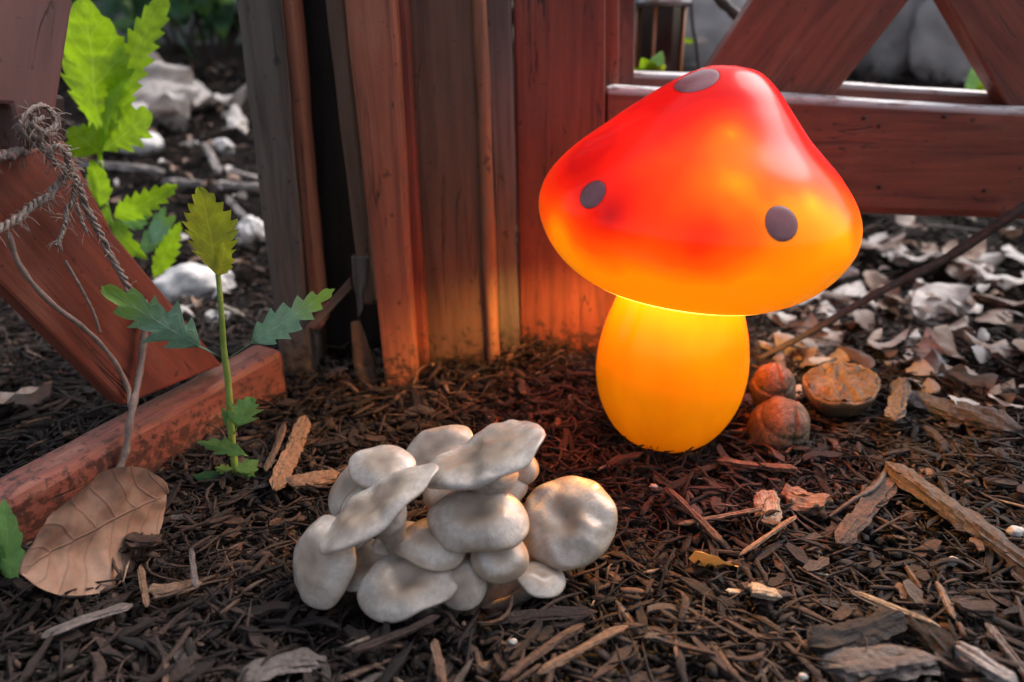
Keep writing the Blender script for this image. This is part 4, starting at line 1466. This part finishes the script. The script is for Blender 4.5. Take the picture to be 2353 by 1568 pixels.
# ================================================================== twigs
def twig(name, label, ctrl, r0, r1, mat, seed, side=0):
    sp = spline(ctrl, 40)
    vs, fs = tube(sp, [(r0 + (r1 - r0) * i / 40) * (1 + 0.14 * math.sin(i * 1.9 + seed) * math.sin(i * 0.7)) for i in range(41)], 8, jitter=0.12)
    o = obj(name, vs, fs, mat, None, own_origin=True)
    tag(o, label, 'twig')
    return o


twig('twig', 'long dark twig leaning from the leaf litter up across the gate rail',
     [atY(1742, 826, 0.560), atY(1850, 770, 0.562), atY(2020, 672, 0.564), atY(2180, 590, 0.560), atY(2353, 476, 0.545), atY(2560, 340, 0.53)], 0.0021, 0.0044, M_TWIG, 0.4)
twig('twig', 'short thin dark twig arching over the leaves under the rail',
     [atG(2010, 565, 0.01), atG(2090, 528, 0.03), atG(2160, 520, 0.03), atG(2260, 532, 0.012)], 0.0016, 0.0010, M_TWIG, 1.4)
twig('twig', 'long thin dark root arching between long weathered stick and lamp',
     [atG(1905, 1190, 0.012), atG(1960, 1150, 0.018), atG(2010, 1120, 0.016), atG(2040, 1075, 0.012)], 0.0011, 0.0016, M_TWIG, 2.2)

# ================================================================== dry leaves under the gate and beyond it
def dry(label, mat, b, t, wpx, dz=(0.012, 0.02), tiltside=0.0, bow=0.1, curl=0.7, wave=0.1, env=(0.85, 0.75), seed=0.0, group=None, **kw):
    a, e = atG(*b, dz[0]), atG(*t, dz[1])
    depth = ((a + e) / 2 - CAM).dot(FW)
    wd = 1.35 * wpx / FPX * depth
    ax = (e - a).normalized()
    side = ax.cross(Vector((0, 0, 1)))
    if side.length < 0.05: side = Vector((1, 0, 0))
    side.normalize()
    up = side.cross(ax)
    if up.z < 0: side, up = -side, -up
    s = side * math.cos(tiltside) + up * math.sin(tiltside)
    nseg = kw.pop('n', 22)
    o = leaf('dry_leaf', mat, base=a, tip=e, side=s, width=wd, n=nseg, m=8, bow=bow, curl=curl, wave=wave, env=env, seed=seed, **kw)
    tag(o, label, 'leaf', group)
    return o


dry('bleached boat shaped dry leaf with stalk pointing up under the rail', M_DRYW, (2250, 648), (2105, 725), 46, (0.035, 0.014), 0.75, 0.10, 0.7, 0.04, seed=1, petiole=0.12)
dry('curled bleached leaf with a brown patch above the square stick', M_DRYW, (2030, 830), (2130, 752), 66, (0.010, 0.022), 0.5, 0.22, 1.2, 0.12, seed=2)
dry('large dark brown leaf arched behind the long twig', M_DRYD, (2205, 690), (2420, 640), 96, (0.012, 0.016), 0.75, 0.15, 0.7, 0.06, seed=3)
dry('bleached upper leaf folded over the dark brown leaf', M_DRYW, (2205, 588), (2400, 640), 36, (0.030, 0.022), 0.45, 0.12, 0.8, 0.12, seed=4)
dry('wide bleached leaf lying just under the gate rail', M_DRYW, (2040, 590), (2215, 565), 62, (0.012, 0.016), 0.6, 0.1, 0.5, 0.10, seed=5)
dry('grey crumpled leaf partly hidden behind the yellow stem', M_DRYT, (1745, 790), (1860, 720), 66, (0.014, 0.02), 0.5, 0.15, 0.9, 0.14, seed=6)
dry('white edged curled leaf at the end of the litter beside the rail', M_DRYT, (2215, 760), (2400, 800), 44, (0.020, 0.016), 0.55, 0.14, 1.0, 0.06, seed=7)
dry('torn grey leaf standing above the square brown stick', M_DRYT, (2165, 850), (2290, 872), 62, (0.016, 0.018), 0.9, 0.1, 0.6, 0.14, seed=8)
dry('small bleached triangular leaf scrap left of the long twig', M_DRYW, (1985, 655), (2025, 705), 40, (0.014, 0.012), 0.7, 0.1, 0.6, 0.1, seed=9)
dry('pale narrow leaf scrap at the far end of the square stick', M_DRYW, (2270, 905), (2380, 935), 18, (0.018, 0.014), 0.4, 0.08, 0.6, 0.1, seed=10)
dry('white curved leaf beside the arched brown leaf stem', M_DRYW, (2160, 765), (2215, 822), 24, (0.016, 0.014), 0.3, 0.12, 0.8, 0.08, seed=11)
dry('brown pointed leaf standing between the bleached leaves', M_DRYB, (2180, 745), (2225, 835), 40, (0.022, 0.012), 0.7, 0.1, 0.7, 0.08, seed=12)
dry('thin curled leaf edge behind the cracked nut', M_DRYT, (1755, 846), (1830, 858), 14, (0.016, 0.014), 0.6, 0.25, 0.7, 0.1, seed=13)
# ochre folded leaf in front of the lamp
dry('small folded ochre leaf lying on the mulch in front of the lamp', M_YELL, (1596, 1268), (1700, 1300), 34, (0.018, 0.012), 0.85, 0.05, 0.4, 0.05, seed=14, env=(0.45, 0.6))
dry('tiny ochre leaf scrap above the pinkish bark lump', M_YELL, (1815, 1118), (1862, 1138), 16, (0.014, 0.014), 0.5, 0.1, 0.4, 0.1, seed=15)
# litter beyond the left panel
dry('wrinkled brown leaf slumped behind the red rail of the broken panel', M_DRYT, (-20, 900), (118, 880), 74, (0.020, 0.02), 0.8, 0.2, 0.9, 0.08, seed=16)
litter_spots = [(1900, 690), (1945, 760), (1880, 800), (1990, 790), (2010, 720), (2320, 560), (2140, 905), (2330, 870), (2250, 925), (1830, 690),
                (1930, 640), (2080, 520), (2290, 520), (1960, 830), (1900, 840), (2060, 690), (2330, 720),
                (1850, 740), (1920, 720), (2000, 850), (2100, 860), (1985, 560), (2040, 640), (2130, 700), (2240, 850), (1790, 760), (2310, 780), (2200, 550), (2120, 640), (1960, 690), (1870, 830)] + [(1790 + 37 * ((i * 7) % 16) + (i * 13) % 29, 530 + 27 * ((i * 5) % 14) + (i * 11) % 17) for i in range(44)]
SM = [(1850, 740, 'near the base of the long twig'), (2000, 640, 'behind the middle of the long twig'), (1950, 560, 'under the gate rail beside the lamp cap'),
      (2200, 560, 'just under the rail by the wide bleached leaf'), (2100, 800, 'beside the curled leaf with brown patch'), (2300, 720, 'by the arched dark brown leaf'),
      (1950, 830, 'behind the halved nut shell'), (2260, 890, 'above the square brown stick')]


def scrap_label(i, x, y):
    txt = min(SM, key=lambda q: (q[0] - x) ** 2 + (q[1] - y) ** 2)[2]
    return 'torn ' + ['bleached', 'tan', 'brown', 'bleached', 'dark brown'][i % 5] + (' long' if i % 2 else ' small') + ' leaf scrap ' + txt


for i, (x, y) in enumerate(litter_spots):
    a = random.random() * 6.28
    L = random.uniform(80, 125) if i % 2 else random.uniform(45, 68)
    dry(scrap_label(i, x, y), [M_DRYW, M_DRYT, M_DRYB, M_DRYW, M_DRYD][i % 5], (x, y), (x + L * math.cos(a), y + 0.6 * L * math.sin(a)),
        random.uniform(15, 30), (0.013, 0.022), random.uniform(0.0, 0.8), random.uniform(0.03, 0.16), random.uniform(0.3, 0.9), 0.07, seed=30 + i, n=12,
        group='leaf scraps below the gate rail: ' + scrap_label(i, x, y))

# big curled leaf in the left foreground
b_ = atG(378, 1136, 0.022)
t_ = atY(46, 1316, 0.274)
ctrv = (b_ + t_) / 2
sidev = (UP * 0.93 + RT * 0.10 + FW * 0.22)
bigleaf = leaf('curled_leaf', M_DRYB, base=b_, tip=t_, side=sidev, width=0.030, n=40, m=16, bow=0.03, curl=-0.55, wave=0.05, env=(0.95, 0.60), seed=3.3, upw=0.98, dnw=0.95)
tag(bigleaf, 'large curled tan leaf with dark veins resting against the fallen red rail', 'leaf')

# ================================================================== seedling in front of the post
sb = atG(545, 1112)
seed_ = thing('seedling', 'thin young seedling with toothed blue green leaves and olive tip growing by the red rail', 'plant', sb)


def sY(x, y, dy=0.0): return atY(x, y, sb.y + dy)


stem_pts = [sb - Vector((0, 0, 0.004)), sY(534, 1020), sY(524, 880), sY(514, 800), sY(509, 720), sY(502, 640, 0.002), sY(497, 600, 0.003)]
vs, fs = tube(spline(stem_pts, 40), [0.0022 - 0.0010 * i / 40 for i in range(41)], 10)
obj('stem', vs, fs, M_STEMG, seed_)


def pleaf(parent, mat, b, t, side, wpx, dyb=0.0, dyt=0.0, pet=0.0, base=None, Y0=None, nm='leaf', **kw):
    Y0 = sb.y if Y0 is None else Y0
    a = atY(*b, Y0 + dyb) if base is None else base
    e = atY(*t, Y0 + dyt)
    depth = ((a + e) / 2 - CAM).dot(FW)
    wd = wpx / FPX * depth
    sv = RT * side[0] + UP * side[1] - FW * side[2]
    d = dict(teeth=7, tooth=0.30, lobes=0, n=110, m=8, petiole=pet, env=(0.75, 0.8), bow=0.05, fold=0.15, wave=0.05, seed=random.random() * 9)
    d.update(kw)
    return leaf(nm, mat, parent, base=a, tip=e, side=sv, width=wd, **d)


pleaf(seed_, M_TEAL, (508, 822), (250, 668), (0.3, 1, 0.35), 66, 0, -0.03, pet=0.20, teeth=4, tooth=0.42, lobes=3, lobe=0.25, droop=0.0, bow=-0.06, env=(0.62, 0.7))
pleaf(seed_, M_TEAL, (520, 826), (756, 672), (-0.35, 1, 0.3), 46, 0, -0.02, pet=0.22, teeth=5, tooth=0.42, lobes=3, lobe=0.25, bow=-0.06, env=(0.6, 0.7))
pleaf(seed_, M_OLIVE, (497, 640), (462, 436), (1, 0.1, 0.2), 72, 0.003, 0.006, pet=0.06, teeth=7, tooth=0.26, env=(0.85, 0.75), bow=0.04, fold=0.1)
pleaf(seed_, M_OLIVE, (497, 640), (516, 560), (1, -0.2, 0.4), 30, 0.000, -0.004, pet=0.06, teeth=4, tooth=0.2, bow=0.06)
pleaf(seed_, M_MIDG, (532, 1010), (575, 920), (1, 0.5, 0.2), 46, 0, -0.006, pet=0.30, teeth=3, tooth=0.35, lobes=2, lobe=0.3, env=(0.6, 0.6))
pleaf(seed_, M_MIDG, (528, 1000), (512, 942), (1, 0.2, 0.2), 10, 0, -0.004, pet=0.1, teeth=2, tooth=0.2)
pleaf(seed_, M_MIDG, (572, 1050), (462, 1018), (0.3, 1, 0.5), 30, -0.002, -0.012, pet=0.05, teeth=3, tooth=0.35, lobes=2, lobe=0.3)
pleaf(seed_, M_MIDG, (545, 1090), (590, 1058), (-0.6, 0.8, 0.4), 28, 0, -0.01, pet=0.05, teeth=3, tooth=0.35)
pleaf(seed_, M_MIDG, (548, 1092), (498, 1076), (0.3, 0.9, 0.5), 16, 0, -0.012, pet=0.1, teeth=3, tooth=0.35)
pleaf(seed_, M_DKG, (515, 1105), (444, 1094), (0.1, 0.9, 0.5), 18, -0.002, -0.012, pet=0.05, teeth=0, tooth=0)
pleaf(seed_, M_STEMG if False else M_MIDG, (548, 1095), (586, 1086), (-0.3, 0.9, 0.5), 7, 0, -0.012, teeth=0)

# ================================================================== bright plant behind the left panel
PY = 0.60
pbx = atY(330, 700, PY)
pb = Vector((pbx.x, PY, hz(pbx.x, PY)))
lime = thing('leafy_weed', 'bright lime green weed with long toothed leaves behind the broken red panel', 'plant', pb)
sp = spline([pb - Vector((0, 0, 0.005)), atY(300, 640, PY), atY(255, 520, PY), atY(236, 440, PY), atY(230, 370, PY)], 30)
vs, fs = tube(sp, [0.0032 - 0.0012 * i / 30 for i in range(31)], 10)
obj('stem', vs, fs, M_STEMG, lime)
k_ = dict(Y0=PY)
pleaf(lime, M_LIME, (230, 376), (192, 8), (1, 0.05, 0.15), 104, 0, -0.01, teeth=8, tooth=0.2, lobes=2, lobe=0.2, env=(1.35, 0.8), bow=0.03, fold=0.12, pet=0.02, **k_)
pleaf(lime, M_LIME, (228, 360), (380, -10), (1, 0.35, 0.2), 46, 0, 0.01, teeth=10, tooth=0.32, env=(1.3, 0.6), bow=-0.06, fold=0.15, **k_)
pleaf(lime, M_LIME, (232, 350), (338, 262), (-0.4, 1, 0.2), 56, -0.004, -0.012, teeth=4, tooth=0.35, env=(1.2, 0.7), bow=-0.04, fold=0.1, **k_)
pleaf(lime, M_LIME, (228, 350), (160, 300), (0.5, 1, 0.2), 50, -0.006, -0.016, teeth=4, tooth=0.25, bow=-0.04, **k_)
pleaf(lime, M_OLIVE if False else M_LIME, (232, 478), (210, 372), (1, 0.0, 0.3), 36, -0.006, -0.012, teeth=4, tooth=0.15, bow=0.06, **k_)
pleaf(lime, M_LIME, (262, 500), (402, 428), (0.1, 1, 0.5), 34, 0, 0.0, teeth=6, tooth=0.35, bow=0.14, env=(0.8, 0.6), **k_)
pleaf(lime, M_LIME, (258, 505), (335, 590), (0.6, 0.7, 0.4), 34, -0.006, -0.02, teeth=4, tooth=0.3, bow=0.1, **k_)
pleaf(lime, M_LIME, (352, 640), (412, 515), (1, 0.4, 0.3), 28, -0.004, -0.012, teeth=6, tooth=0.3, bow=0.03, **k_)
pleaf(lime, M_MIDG, (280, 520), (345, 470), (-0.3, 1, 0.4), 34, 0.01, 0.01, teeth=4, tooth=0.2, **k_)
pleaf(lime, M_MIDG, (320, 590), (375, 480), (1, 0.5, 0.4), 34, 0.008, 0.016, teeth=4, tooth=0.2, **k_)
pleaf(lime, M_TEAL, (340, 560), (400, 500), (0.3, 1, 0.4), 24, 0.006, 0.0, teeth=4, tooth=0.2, **k_)
pleaf(lime, M_LIME, (250, 470), (228, 560), (1, 0.2, 0.3), 22, -0.004, -0.008, teeth=4, tooth=0.2, **k_)

# sprout at the left edge in front
ep = atG(10, 1345)
spr = thing('sprout', 'small blurred green sprout at the foot of the curled tan leaf', 'plant', ep)
for (t, wv) in (((8, 1160), 34), ((55, 1268), 34), ((-60, 1220), 36), ((-50, 1290), 30)):
    pleaf(spr, M_MIDG, (15, 1350), t, (1, 0.3, 0.2) if t[0] < 20 else (-0.3, 1, 0.2), wv, base=ep, dyt=ep.y - sb.y - 0.01, teeth=4, tooth=0.2)

# ================================================================== beyond the panel: stones, leaves, log, shrub, wall, lantern
def gstone(label, px, rx, rz, seed, mat=M_STONE, lift=0.3, name='stone', amp=0.3, sharp=0.06):
    p = atG(*px)
    depth = (p - CAM).dot(FW)
    a, b = rx / FPX * depth, rz / FPX * depth
    blob(name, label, 'stone', p + Vector((0, 0, b * 0.55)), a, a * 0.8, b, mat, seed, None, 4, amp, sharp=sharp)


gstone('lumpy white pinkish stone on the ground behind the seedling', (452, 688), 84, 52, 1.1)
gstone('smooth pale stone behind the lime green weed', (322, 348), 56, 30, 2.2, amp=0.15, sharp=0.0)
gstone('small rounded pale stone far up the bed beside weathered post', (512, 350), 26, 20, 3.4)
gstone('small pinkish stone by the seedling stem', (500, 745), 34, 20, 4.4)
gstone('pale rounded stone low against the weathered post', (578, 555), 34, 34, 5.4)
gstone('grey stone half way up the bed behind the panel', (455, 245), 34, 20, 6.4, M_ROCKP)
gstone('round white pebble beneath the boulders seen through the lattice', (2172, 182), 24, 17, 7.4, M_STONE, amp=0.1, sharp=0.0)


def far_leaf(label, b, t, wpx, mat, seed, dz=(0.02, 0.05), **kw):
    return dry(label, mat, b, t, wpx, dz, kw.pop('ts', 0.4), kw.pop('bow', 0.12), kw.pop('curl', 0.7), kw.pop('wave', 0.22), seed=seed, **kw)


far_leaf('big ragged white dry leaf lying under the dark shrub', (395, 260), (318, 115), 92, M_DRYW, 1.5, (0.03, 0.10), n=30)
far_leaf('white crumpled leaf spread against the ragged white leaf', (290, 255), (425, 215), 62, M_DRYW, 2.5, (0.02, 0.06), n=30)
far_leaf('white arched leaf beside the weathered post', (448, 185), (565, 205), 46, M_DRYW, 3.5, (0.03, 0.03), n=30, bow=0.25)
far_leaf('pale narrow leaf hanging by the weathered post', (545, 240), (560, 300), 20, M_DRYW, 4.5, (0.03, 0.02))
for i, (x1, y1, x2, y2, wv, lab) in enumerate([(185, 375, 380, 392, 20, 'pinkish straight stick half buried behind the lime weed'),
                                          (370, 418, 610, 432, 24, 'long grey split log lying across the bed behind the seedling'),
                                          (470, 330, 505, 398, 16, 'short pale stick on the dark soil bank'),
                                          (505, 385, 590, 410, 14, 'thin pale stick lying towards the weathered post'),
                                          (520, 450, 600, 545, 13, 'pale greenish twig sloping to the weathered post'),
                                          (500, 700, 560, 725, 13, 'short cream twig on the ground behind the seedling stem')]):
    piece('stick', lab, 'stick', (x1, y1), (x2, y2), wv, M_CHIP_GREY if i != 5 else M_CHIP_PALE, 0.8, 0.014, 0.7, 60 + i, 10)

# litter mass on the bank
def scatter_leaves(n, seed):
    r = np.random.default_rng(seed)
    V, F, A = [], [], []
    for i in range(n):
        y = r.uniform(0.64, 1.5)
        x = r.uniform(-1, 1) * (0.72 * y + 0.1)
        z = hz(x, y) + 0.014
        L = r.uniform(0.008, 0.024)
        a = r.uniform(0, 6.28)
        t = Vector((math.cos(a) * L, math.sin(a) * L, r.uniform(-0.002, 0.008)))
        vs, fs, at = leaf_geo(base=(x, y, z), tip=Vector((x, y, z)) + t, side=Vector((-math.sin(a), math.cos(a), r.uniform(-0.6, 0.6))), width=L * r.uniform(0.18, 0.36), n=6, m=4, bow=r.uniform(0, 0.3), curl=r.uniform(0.3, 1.4), seed=i)
        o0 = len(V)
        V += vs
        F += [tuple(k + o0 for k in f) for f in fs]
        A += at
    return V, F, A


for (nm, mt, n, sd_, lab) in (('leaf_litter', M_DRYW, 330, 5, 'scattered bleached leaf crumbs strewn over the bank behind the gate'),
                              ('leaf_litter', M_DRYB, 380, 6, 'scattered brown leaf crumbs strewn over the bank behind the gate')):
    V, F, A = scatter_leaves(n, sd_)
    o = obj(nm, V, F, mt, None, attrs={'lf': A})
    tag(o, lab, 'leaf litter', kind='stuff')


# shrubs
def shrub(label, base, h, rx, ry, nleaf, L, mats, seed, low=0.15):
    r = np.random.default_rng(seed)
    root = thing('shrub', label, 'shrub', base)
    base = Vector(base)
    for s in range(7):
        a = r.uniform(0, 6.28)
        e = base + Vector((math.cos(a) * rx * 0.7, math.sin(a) * ry * 0.7, h * r.uniform(0.5, 0.95)))
        m_ = base.lerp(e, 0.5) + Vector((r.normal(0, 0.02), r.normal(0, 0.02), 0.03))
        v, f = tube(spline([base - Vector((0, 0, 0.01)), m_, e], 10), [0.005 - 0.0003 * i for i in range(11)], 6)
        obj('branch', v, f, M_TWIG, root)
    for mi, mt in enumerate(mats):
        V, F, A = [], [], []
        for i in range(nleaf // len(mats)):
            while True:
                q = r.uniform(-1, 1, 3)
                if 0.1 < (q ** 2).sum() < 1 + 0.3 * math.sin(q[0] * 7 + seed) and q[2] > -0.95: break
            p = base + Vector((q[0] * rx, q[1] * ry, h * (low + (1 - low) * (q[2] + 1) / 2)))
            d = Vector((q[0] + r.normal(0, 0.5), q[1] + r.normal(0, 0.5), r.normal(0.1, 0.5))).normalized()
            sdv = d.cross(Vector((r.normal(), r.normal(), r.normal()))).normalized()
            ll = L * r.uniform(0.6, 1.3)
            vs, fs, at = leaf_geo(base=p, tip=p + d * ll, side=sdv, width=ll * 0.24, n=6, m=2, bow=0.1, fold=0.2, seed=i)
            o0 = len(V)
            V += vs
            F += [tuple(k + o0 for k in f) for f in fs]
            A += at
        cr = obj('foliage', V, F, mt, root, attrs={'lf': A})
        cr['kind'] = 'stuff'
    return root


g0 = atG(360, 190)
shrub('dense dark green shrub rising at the top of the bank behind the panel', (g0.x + 0.02, 1.50, hz(0, 1.50)), 0.40, 0.34, 0.16, 800, 0.062, [M_DKG, M_TEAL, M_MIDG], 3)
shrub('second dark green shrub filling the gap beside the weathered post', (-0.78, 2.0, hz(0, 2.0)), 0.6, 0.55, 0.22, 1500, 0.06, [M_DKG, M_DKG, M_MIDG], 4)
shrub('low dark green shrub in front of the concrete wall behind the posts', (0.05, 2.15, hz(0, 2.15)), 0.5, 0.5, 0.16, 900, 0.06, [M_DKG, M_DKG], 5)

# concrete wall behind
wl = thing('garden_wall', 'plain grey concrete wall standing behind the bed beyond the lattice', 'wall', (0.4, 2.42, 0.2))
rr_ = 0
for i in range(8):
    x0, x1 = -3.2 + i * 0.8, -3.2 + (i + 1) * 0.8 - 0.006
    prism('panel', [Vector((x0, 2.42, 0.1)), Vector((x1, 2.42, 0.1)), Vector((x1, 2.42, 0.85)), Vector((x0, 2.42, 0.85))], Vector((0, 0.08, 0)), Vector((1, 0, 0)), M_WALL, wl, bevel=0.004, seed=40 + i)

# boulders seen through the lattice triangle
def boulder(label, px, Y, rx, rz, mat, seed):
    p = atY(*px, Y)
    depth = (p - CAM).dot(FW)
    blob('boulder', label, 'boulder', p, rx / FPX * depth, rx / FPX * depth * 0.8, rz / FPX * depth, mat, seed, None, 4, 0.22, sharp=0.03)


boulder('dark grey boulder behind the lattice opening', (2060, 60), 1.42, 120, 150, M_ROCK, 1.0)
boulder('pale grey boulder leaning on the dark boulder behind the lattice', (2215, 60), 1.34, 110, 160, M_ROCKP, 2.0)
boulder('grey rounded boulder behind the small garden lantern', (1655, 60), 1.5, 130, 150, M_ROCKP, 3.3)

# weed leaf in the lattice triangle + small plants behind the rail
wp = atY(2268, 200, 0.90)
wr = thing('weed', 'small bright green weed leaf at the corner of the lattice opening', 'plant', Vector((wp.x, wp.y, hz(wp.x, wp.y))))
vs, fs = tube(spline([Vector((wp.x, wp.y, hz(wp.x, wp.y) - 0.004)), atY(2272, 330, 0.90), atY(2270, 215, 0.90)], 12), 0.0014, 6)
obj('stem', vs, fs, M_STEMG, wr)
pleaf(wr, M_MIDG, (2272, 230), (2245, 140), (1, 0.2, 0.3), 36, Y0=0.90, teeth=0)
pleaf(wr, M_LIME, (2272, 230), (2262, 178), (1, 0.2, 0.3), 24, dyb=-0.004, dyt=-0.012, Y0=0.90, teeth=0)
wp = atY(1490, 300, 0.70)
wr = thing('weed', 'pale yellow green weed growing in front of the small lantern', 'plant', Vector((wp.x, wp.y, hz(wp.x, wp.y))))
vs, fs = tube(spline([Vector((wp.x, wp.y, hz(wp.x, wp.y) - 0.004)), atY(1492, 300, 0.70), atY(1495, 170, 0.70)], 12), 0.0014, 6)
obj('stem', vs, fs, M_STEMG, wr)
for (t, wv, mt) in (((1475, 132), 17, M_LIME), ((1522, 118), 20, M_MIDG), ((1455, 158), 13, M_LIME), ((1500, 140), 15, M_LIME), ((1530, 150), 14, M_OLIVE)):
    pleaf(wr, mt, (1495, 182), t, (1, 0.2, 0.3), wv, dyt=-0.006, Y0=0.70, teeth=0)
wp = atY(1625, 130, 0.85)
wr = thing('dry_stalk', 'thin leaning dark stalk with one pale leaf behind the lattice opening', 'plant', Vector((wp.x + 0.01, wp.y, hz(wp.x, wp.y))))
vs, fs = tube(spline([Vector((wp.x + 0.02, wp.y, hz(wp.x, wp.y) - 0.004)), atY(1605, 150, 0.85), atY(1592, 60, 0.85), atY(1585, -60, 0.85)], 14), 0.0018, 6)
obj('stem', vs, fs, M_TWIG, wr)
pleaf(wr, M_LIME, (1596, 95), (1560, 92), (0, 1, 0.3), 6, Y0=0.85, teeth=0)
pleaf(wr, M_DRYW, (1596, 92), (1628, 92), (0, 1, 0.3), 6, Y0=0.85, teeth=0)
o = twig('twig', 'thick dark twig slanting behind the lattice brace', [atY(1560, -160, 0.80), atY(1640, -20, 0.80), atY(1700, 45, 0.79), atY(1760, 130, 0.78), Vector((0.31, 0.76, hz(0.31, 0.76)))], 0.0055, 0.004, M_TWIG, 3.0)

# small garden lantern seen through the gap
LY = 0.76
lc = atY(1512, 150, LY)
lan = thing('garden_lantern', 'small garden lantern with silver lid and dark amber body behind the gate rail', 'lantern', Vector((lc.x, LY, hz(lc.x, LY))))


def ring_obj(name, prof, ns, mat, rot=0.0):
    vs, fs = [], []
    for (r, z) in prof:
        for k in range(ns):
            th = 2 * math.pi * k / ns + rot
            vs.append(Vector((lc.x + r * math.cos(th), LY + r * math.sin(th), z)))
    for i in range(len(prof) - 1):
        for k in range(ns):
            k2 = (k + 1) % ns
            fs.append((i * ns + k, i * ns + k2, (i + 1) * ns + k2, (i + 1) * ns + k))
    fs.append(tuple(range(ns - 1, -1, -1)))
    fs.append(tuple((len(prof) - 1) * ns + k for k in range(ns)))
    return obj(name, vs, fs, mat, lan, smooth=False)


zt = atY(1512, 16, LY).z
ring_obj('stake', [(0.006, -0.03), (0.006, 0.13), (0.012, 0.135)], 12, M_SILVER)
ring_obj('body', [(0.0175, 0.135), (0.0195, 0.15), (0.0195, zt)], 8, M_GLASSD, 0.39)
ring_obj('lid', [(0.0235, zt), (0.026, zt + 0.003), (0.026, zt + 0.010), (0.015, zt + 0.03), (0.004, zt + 0.036)], 24, M_SILVER)
for k in range(4):
    th = k * math.pi / 2 + 0.39 * 3
    p = Vector((lc.x + 0.0205 * math.cos(th), LY + 0.0205 * math.sin(th), 0))
    vs, fs = tube([p + Vector((0, 0, 0.15)), p + Vector((0, 0, zt))], 0.0016, 6)
    obj('rib', vs, fs, M_AMBER, lan)
